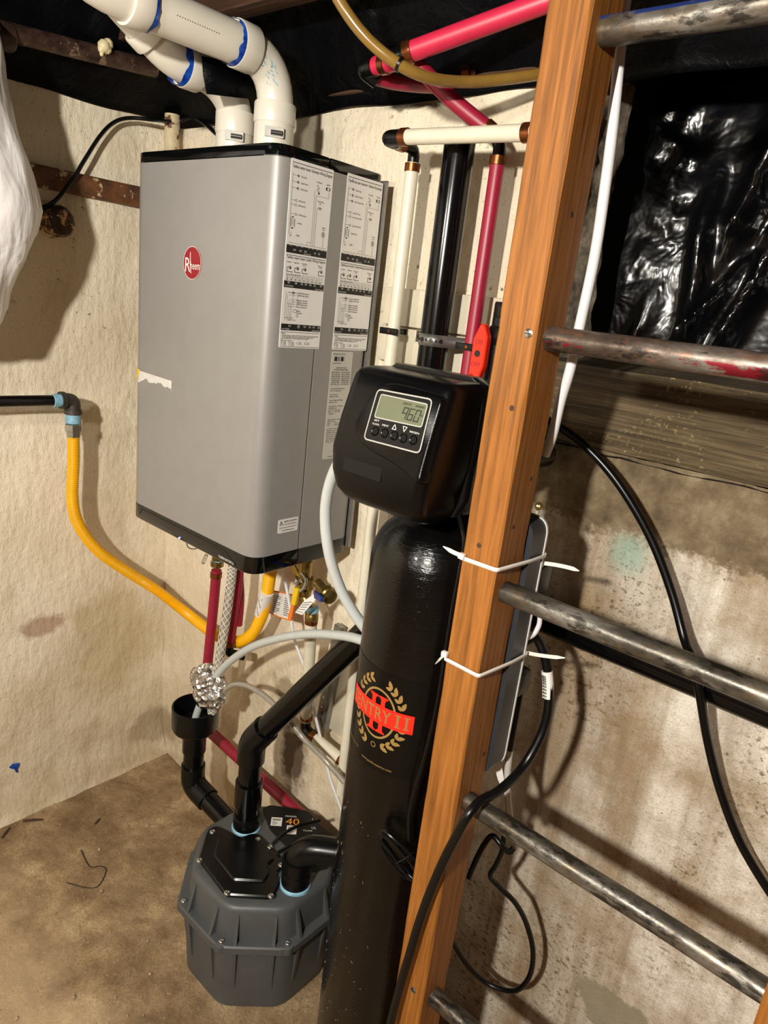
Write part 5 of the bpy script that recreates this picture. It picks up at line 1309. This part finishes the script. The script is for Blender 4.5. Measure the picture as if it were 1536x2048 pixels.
for (x, z) in ((1.075, 1.250), (1.115, 1.222)):
    MB().lathe([(.010, -.03), (.010, 0), (.017, .002), (.018, .016), (.015, .022)], (x, -.135, z), (0, 0, 1), 12).build('bypass_knob', 'black_fitting', hd)
HO = V((1.066, -.3995, 1.205)); ea, eb, en = V((1, 0, 0)), V((0, .2146, .9767)), V((0, -.9767, .2146))
hf = lambda u, v_, h: HO + ea * u + eb * v_ + en * h
sw = [(-0.0105, 0.0693), (-0.0285, 0.051), (-0.0403, 0.0246), (-0.0399, 0.0059), (-0.0259, -0.0056), (-0.0011, -0.0131), (0.0309, -0.0191), (0.0578, -0.0269), (0.0699, -0.0321), (0.0759, -0.0283), (0.0755, -0.0184), (0.076, 0.0194), (0.0772, 0.0586), (0.0764, 0.0652), (0.068, 0.0695), (0.0311, 0.0713), (0.0044, 0.0717)]
sw = [(p[0], p[1]) for p in spline([(a, b, 0) for a, b in sw] + [(sw[0][0], sw[0][1], 0)], 3)][:-1]
pad = MB().prism(sw, hf, -.012, .0052, .0028).build('bezel_pad', 'head', hd, 60)
MB().prism(fillet([(p[0], p[2]) for p in ((1.0123, -0.3995, 1.1827), (1.0763, -0.3995, 1.1848), (1.0748, -0.3995, 1.1572), (1.0103, -0.3995, 1.1578))], .002, 2), lambda u, v_, h: V((u, -.3990 - h + .10 * max(0, 1.155 - v_), v_)), -.010, .0012, .0008).build('blank_label', 'head_flat', hd)
frm = [(-0.0182, 0.0613), (0.0651, 0.0632), (0.0666, -0.0001), (-0.0207, -0.0013)]
def quadmap(Q):
    def g(u, v_, h):
        p = [Q[0][i] * (1 - u) * (1 - v_) + Q[1][i] * u * (1 - v_) + Q[2][i] * u * v_ + Q[3][i] * (1 - u) * v_ for i in (0, 1)]
        return hf(p[0], p[1], h)
    return g
fo1 = fillet(frm, .007, 5)
def band(mb, outer, inner, h):
    n = len(outer); mb.add([hf(*p, h) for p in outer] + [hf(*p, h) for p in inner], [(i, (i + 1) % n, n + (i + 1) % n, n + i) for i in range(n)])
fr_o = MB().prism(fo1, hf, .0040, .0062, .0008).build('display_panel', 'head_flat', hd)
mb = MB(); band(mb, fo1, offset(fo1, -.0017), .0066); lcdq = [(-0.0096, 0.0549), (0.0591, 0.0553), (0.0587, 0.0303), (-0.0111, 0.0284)]
lo = fillet(lcdq, .002, 2); band(mb, offset(lo, .0014), lo, .0068); mb.build('silver_outline', 'silver_line', fr_o, smooth=False)
lcd = MB().poly(hf, lo, .0066).build('lcd_window', 'lcd', fr_o, smooth=False)
qm = quadmap(lcdq)                      # u right, v down over the window
seg = MB()
SEG = {'9': 'abcdfg', '6': 'acdefg', '0': 'abcdef'}
for ch, u0 in (('9', .535), ('6', .665), ('0', .80)):
    wd_, t, v0, v1, = .105, .017, .30, .86
    vm = (v0 + v1) / 2; sl = lambda u, v_: u + (v1 - v_) * .05
    tv = .055
    R_ = {'a': (u0, v0, u0 + wd_, v0 + tv), 'g': (u0, vm - tv / 2, u0 + wd_, vm + tv / 2), 'd': (u0, v1 - tv, u0 + wd_, v1), 'f': (u0, v0 + .02, u0 + t, vm - .02), 'b': (u0 + wd_ - t, v0 + .02, u0 + wd_, vm - .02), 'e': (u0, vm + .02, u0 + t, v1 - .02), 'c': (u0 + wd_ - t, vm + .02, u0 + wd_, v1 - .02)}
    use = SEG[ch] if ch != '9' else 'abcfg'
    for s_ in use:
        a, b, c_, d = R_[s_]; seg.add([qm(sl(a, b), b, .0070), qm(sl(c_, b), b, .0070), qm(sl(c_, d), d, .0070), qm(sl(a, d), d, .0070)], [(0, 1, 2, 3)])
flip = lambda u, v_, h: qm(u, 1 - v_, h)
seg.text('CAPACITY', flip, .50, .80, .10, .20, h=.0070); seg.text('REMAINING', flip, .78, .80, .10, .19, h=.0070); seg.text('GAL', flip, .925, .42, .12, .055, h=.0070)
seg.build('lcd_digits', 'lcd_ink', lcd, smooth=False)
wt = MB()
for t, p, wd_, al in (('SET', (-0.0067, 0.025), .011, 'C'), ('CLOCK', (-0.0069, 0.0206), .0150, 'C'), ('NEXT', (0.0079, 0.0218), .0135, 'C'), ('REGEN', (0.0518, 0.0224), .0185, 'C')):
    wt.text(t, lambda u, v_, h: hf(u, v_, h), p[0], p[1] - .0015, .0020, wd_ * .74, al, .0068)
def tri(p, up):
    s_ = .0030; k = 1 if up else -1
    A = [(p[0] - s_, p[1] - k * s_ * .9), (p[0] + s_, p[1] - k * s_ * .9), (p[0], p[1] + k * s_)]
    for a, b in zip(A, A[1:] + A[:1]): wt.tube([hf(*a, .0066), hf(*b, .0066)], .00045, 5)
tri((0.0217, 0.0222), True); tri((0.0368, 0.0228), False)
wt.build('key_lettering', 'ink_white', fr_o, smooth=False)
for p in ((-0.0055, 0.0117), (0.0094, 0.0124), (0.0242, 0.0125), (0.038, 0.0124), (0.0526, 0.0132)):
    MB().lathe([(.0058, .0055), (.0057, .0066), (.0051, .0074), (.0043, .0068), (.0034, .0067), (.0001, .0070)], hf(p[0], p[1], 0), en, 18).build('button', 'head', fr_o)
# sensor cord running down the tank to a tied coil
cdp = [(1.140, -.318, 1.12), (1.1573, -0.326, 1.0966), (1.1585, -0.326, 1.0639), (1.1557, -0.326, 1.0047), (1.1554, -0.326, 0.937), (1.1546, -0.326, 0.8544), (1.1481, -0.326, 0.7803), (1.1408, -0.326, 0.7269), (1.1368, -0.326, 0.678), (1.142, -0.326, 0.6337)]
sc = thing('power_cord_coil', 'thin black cord hanging down the tank to a tied coil', 'cord', (1.12, -.33, .5))
MB().tube(spline(cdp, 8), .0028, 8).build('cord', 'rubber', sc)
cc = V((1.134, -0.331, 0.6029)); du = (V((1.1659, -0.322, 0.5752)) - V((1.1025, -0.34, 0.6259))); la = du.length / 2; du.normalize(); dv_ = V((0, -1, 0)).cross(du).normalized()
mb = MB(); random.seed(5)
for q in range(7):
    ra_, rb_ = la * random.uniform(.86, 1.02), .0155 * random.uniform(.62, 1.12); ofs = V((0, random.uniform(-.004, .003), 0)) + dv_ * random.uniform(-.003, .003)
    mb.tube([cc + ofs + du * (math.copysign(abs(math.cos(a)) ** .75, math.cos(a)) * ra_) + dv_ * (math.copysign(abs(math.sin(a)) ** .75, math.sin(a)) * rb_) + V((0, .003 * math.sin(a * 2 + q), 0)) for a in [2 * PI * k / 36 for k in range(36)]], .0019, 6, closed=True)
mb.build('coil', 'rubber', sc)
q = V((1.1409, -0.329, 0.6029)); MB().tube([q + dv_ * (.021 * math.cos(a)) + V((0, -.010 * math.sin(a), 0)) for a in [2 * PI * k / 20 for k in range(20)]], .0012, 6, closed=True).build('twist_tie', 'rubber', sc)

# ------------------------------------------------------------------ power strip, ties, plugs, cords on the ladder
SX0, SX1, SZ0, SZ1 = 1.170, 1.2205, .760, 1.127
ps = thing('power_strip', 'dark grey power strip with white lip tied behind the ladder rail', 'power strip', (1.195, -.25, SZ0))
xz = lambda u, v_, h: V((u, h, v_))
MB().prism(rrect(SX0, SZ0, SX1, SZ1, .022, 8), xz, -.2705, -.236).build('body', 'strip_grey', ps)
MB().prism(rrect(SX0 - .0012, SZ0 - .0012, SX1 + .0012, SZ1 + .0012, .023, 8), xz, -.2365, -.2325, .0008).build('lip', 'strip_white', ps)
mb = MB(); mb.lathe([(.0045, 0), (.0055, .002), (.004, .006), (.0005, .007)], V((1.2167, -0.268, 1.1487)), (1, 0, .1), 12); tag(mb.build('brass_screw', 'brass'), 'small brass screw head poking out beside the rail', 'screw')
pg = thing('plug_adapter', 'square black plug in the power strip near the upper tie', 'plug', (1.2, -.21, 1.05))
q = V((1.2213, -0.197, 1.0359))
MB().box((q.x - .040, -.2325, q.z - .027), (q.x, -.197, q.z + .024), .006).build('plug', 'satin_black', pg)
pg2 = thing('cord_plug', 'black angled cord plug in the power strip near the lower tie', 'plug', (1.2, -.21, .9))
q = V((1.2205, -0.195, 0.8831))
MB().box((q.x - .040, -.2325, q.z - .020), (q.x, -.192, q.z + .018), .009).build('plug', 'rubber', pg2)
c2 = [(q.x - .012, -.200, q.z - .012), (1.2116, -0.205, 0.8424), (1.212, -0.205, 0.8016), (1.2125, -0.205, 0.7683), (1.2168, -0.205, 0.7193), (1.2289, -0.205, 0.6741), (1.2388, -0.205, 0.6494)]
MB().tube(spline(c2, 8), .0048, 12).build('cord', 'rubber', pg2)
MB().tube(spline(c2, 8)[24:], .0050, 12).build('cord_sleeve', 'label_silver', pg2)
pb = [(1.1882, -0.22, 0.7887), (1.1984, -0.22, 0.7757), (1.2086, -0.215, 0.7453), (1.2206, -0.21, 0.7067), (1.2205, -0.21, 0.698), (1.2076, -0.215, 0.7189), (1.1949, -0.22, 0.7483)]
MB().add([V(p) for p in pb], [(0, 1, 2, 3, 4, 5, 6)]).build('paper_flag', 'label_white', pg2)
# heavy black cord from the strip, looping down across the front of the rail
mc = thing('heavy_power_cord', 'thick black cord looping from the strip across the ladder rail front', 'cord', (1.2, -.3, .3))
hp_ = [(1.205, -.231, .935), (1.216, -0.205, 0.9506), (1.233, -0.2, 0.9296), (1.2464, -0.2, 0.8972), (1.2565, -0.205, 0.8571), (1.2574, -0.215, 0.8182), (1.252, -0.24, 0.7785), (1.2494, -0.29, 0.7662), (1.2417, -0.325, 0.762), (1.2382, -0.345, 0.7482), (1.2301, -0.348, 0.7164), (1.2184, -0.349, 0.6702), (1.2059, -0.35, 0.6081), (1.1969, -0.351, 0.5495), (1.1908, -0.352, 0.491), (1.1837, -0.354, 0.4158), (1.1789, -0.356, 0.3444), (1.1772, -0.358, 0.2886)]
MB().tube(spline(hp_, 10), .0064, 14).build('cord', 'rubber', mc)
wl_ = spline([(1.2417, -0.2, 0.9089), (1.2464, -0.2, 0.8933), (1.2518, -0.202, 0.8724)], 5)
wlo = MB().tube(wl_, .0078, 16).build('warning_sleeve', 'label_white', mc)
mb = MB()
for i, p in enumerate(wl_[2:]):
    for k in range(5): mb.box(p + V((.001 - .0012 * k, -.0084, -.001)), p + V((.0016 - .0012 * k, -.0078, .002)))
mb.build('sleeve_print', 'ink', wlo)
lw = thing('looped_cord', 'thinner black cord looping on the wall below the fourth rung', 'cord', (1.15, -.10, .1))
lp_ = [(1.1876, -0.21, 0.5233), (1.193, -0.21, 0.5562), (1.1975, -0.2, 0.5864), (1.2038, -0.19, 0.6016), (1.2211, -0.19, 0.5965), (1.2308, -0.18, 0.5839), (1.2351, -0.175, 0.5923)]
MB().tube(spline(lp_, 8), .0045, 10).build('upper_bend', 'rubber', lw)
lp2 = [(1.2121, -0.17, 0.6114), (1.213, -0.165, 0.5661), (1.2049, -0.16, 0.5279), (1.1969, -0.155, 0.4968), (1.2102, -0.14, 0.4732), (1.2322, -0.12, 0.445), (1.2498, -0.1, 0.4023), (1.2678, -0.09, 0.35), (1.2705, -0.085, 0.2927), (1.2549, -0.085, 0.2445), (1.2256, -0.09, 0.2246), (1.1945, -0.1, 0.2263), (1.17, -0.12, 0.2565), (1.1519, -0.14, 0.2972), (1.1401, -0.16, 0.3422)]
MB().tube(spline(lp2, 8), .0045, 10).build('loop', 'rubber', lw)
wl2 = thing('white_hook_cable', 'short white cable end curving below the power strip plug', 'cable', (1.21, -.2, .95))
MB().tube(spline([(1.221, -0.21, 0.9863), (1.222, -0.21, 0.9734), (1.2197, -0.215, 0.9605), (1.217, -0.225, 0.9564)], 6), .0035, 10).build('cable', 'white_cable', wl2)
# zip ties: a closed band round rail and strip, a locking head, a free tail
def ziptie(z, tilt, label, heads, tails):
    t = thing('zip_tie', label, 'zip tie', (1.19, -.3, z), 'white zip ties on the ladder rail')
    lp_ = fillet([(1.1615, -.3370), (1.2155, -.3370), (1.2225, -.2700), (1.2235, -.2310), (1.1675, -.2310), (1.1615, -.27)], .004, 3)
    mb = MB(); n = len(lp_)
    for (x, y) in lp_:
        zz = z + tilt * (x - 1.19); mb.v += [V((x, y, zz - .0026)), V((x, y, zz + .0026))]
    mb.f = [(2 * i, 2 * ((i + 1) % n), 2 * ((i + 1) % n) + 1, 2 * i + 1) for i in range(n)]
    o = mb.build('band', 'tie', t, 60); s_ = o.modifiers.new('thickness', 'SOLIDIFY'); s_.thickness = .0012; s_.offset = 1
    for p in heads: MB().box(V(p) + V((-.0042, -.0035, -.0036)), V(p) + V((.0042, .0035, .0036)), .001).build('lock_head', 'tie', t)
    for a in tails:
        sp2 = spline(a, 6); mb = MB(); m_ = len(sp2)
        for i, p in enumerate(sp2):
            wd_ = .0026 * (1 if i < m_ - 4 else (m_ - 1 - i) / 4 * .8 + .2); mb.v += [p - V((0, 0, wd_)), p + V((0, 0, wd_)), p + V((0, .0011, wd_)), p + V((0, .0011, -wd_))]
        for i in range(m_ - 1):
            for k in range(4): mb.f.append((4 * i + k, 4 * i + 4 + k, 4 * i + 4 + (k + 1) % 4, 4 * i + (k + 1) % 4))
        mb.f += [(0, 1, 2, 3), (4 * m_ - 4, 4 * m_ - 3, 4 * m_ - 2, 4 * m_ - 1)]
        mb.build('tail', 'tie', t)
ziptie(1.0785, .02, 'white zip tie round the ladder rail above the third rung', [(1.1658, -0.3385, 1.0809), (1.2153, -0.2275, 1.0634)],
       [((1.1662, -0.339, 1.0811), (1.1537, -0.342, 1.0828), (1.1427, -0.348, 1.0876)), ((1.2178, -0.2275, 1.0656), (1.2348, -0.222, 1.0675), (1.2512, -0.215, 1.0674), (1.2616, -0.21, 1.0658))])
ziptie(.9385, -.02, 'white zip tie round the ladder rail below the third rung', [(1.1631, -0.3385, 0.9459), (1.215, -0.2275, 0.9345)],
       [((1.1634, -0.339, 0.9463), (1.159, -0.342, 0.9381), (1.1566, -0.348, 0.9319)), ((1.2179, -0.2275, 0.9358), (1.2337, -0.222, 0.9372), (1.2519, -0.215, 0.94), (1.2671, -0.21, 0.9435))])

# white cable behind the rail and thick black cable on the right wall
wcb = [(1.2011, -0.245, 1.7051), (1.2005, -0.245, 1.6828), (1.2043, -0.245, 1.6458), (1.2121, -0.245, 1.5741), (1.2164, -0.245, 1.5145), (1.2195, -0.245, 1.4419), (1.2173, -0.245, 1.3651), (1.2153, -0.245, 1.3132), (1.2084, -0.24, 1.2764), (1.2033, -0.235, 1.2321), (1.1956, -0.23, 1.2046)]
tag(MB().tube(spline(wcb, 8), .0062, 12).build('white_cable', 'white_cable'), 'white cable hanging down right behind the ladder rail', 'cable')
bcb = [(1.0913, -0.08, 1.2294), (1.1256, -0.075, 1.2207), (1.1698, -0.07, 1.2013), (1.2168, -0.065, 1.1695), (1.2596, -0.06, 1.1283), (1.299, -0.055, 1.0797), (1.3371, -0.055, 1.0214), (1.368, -0.065, 0.9717), (1.3903, -0.085, 0.9536), (1.4106, -0.085, 0.9099), (1.4297, -0.06, 0.8387), (1.4601, -0.05, 0.7696), (1.499, -0.045, 0.7077), (1.5438, -0.045, 0.6627), (1.5827, -0.045, 0.6325)]
tag(MB().tube(spline(bcb, 8), .0062, 14).build('black_cable', 'rubber'), 'thick black cable arching down across the low right wall', 'cable')

# ------------------------------------------------------------------ small things on the floor
q = [(0.2274, -0.363, 0.004), (0.2676, -0.3705, 0.004), (0.2933, -0.3711, 0.005), (0.3032, -0.3539, 0.004), (0.3208, -0.3481, 0.004), (0.3416, -0.3653, 0.004), (0.3548, -0.3856, 0.004), (0.3504, -0.399, 0.004), (0.3345, -0.4123, 0.004), (0.2987, -0.4325, 0.004)]
tag(MB().tube(spline(q, 6), .0010, 6).build('bent_wire', 'wire_dark'), 'thin dark bent wire lying on the dusty floor', 'wire')
for (a, b, r, lb_) in (((0.0443, -0.4237, 0.005), (0.0707, -0.3853, 0.005), .0035, 'larger brown wood splinter on the floor by the left wall'), ((0.1679, -0.2968, 0.004), (0.1578, -0.2781, 0.004), .0028, 'short brown wood splinter on the floor further from the wall'), ((0.0665, -0.4827, 0.004), (0.0453, -0.4555, 0.004), .003, 'thin brown wood splinter at the left edge of the floor')):
    a, b = V(a), V(b); mb = MB().tube([a, a.lerp(b, .5) + V((0, 0, .001)), b], [r * .8, r, r * .6], 6); tag(mb.build('wood_splinter', 'twig'), lb_, 'splinter', 'splinters on the floor')
random.seed(21); mb = MB()
for i in range(420):
    x, y = random.uniform(.02, .9), random.uniform(-.9, -.05)
    if (x - PC.x) ** 2 + (y - PC.y) ** 2 < .18 ** 2: continue
    s_ = random.uniform(.0006, .0022) if random.random() < .93 else random.uniform(.003, .005)
    pr = [(s_ * .7, -s_ * .3), (s_, s_ * .2), (s_ * .5, s_ * .7)]
    mb.lathe(pr, (x, y, .002 + noise.fractal(V((x * 7 + 1.7, y * 5, 1.7)), 1, 2, 4) * .004), (random.uniform(-.4, .4), random.uniform(-.4, .4), 1), 5)
o = mb.build('floor_grit', 'grit', sharp=20); o['kind'] = 'stuff'; tag(o, 'pale grit and crumbs scattered over the dusty concrete floor', 'grit')
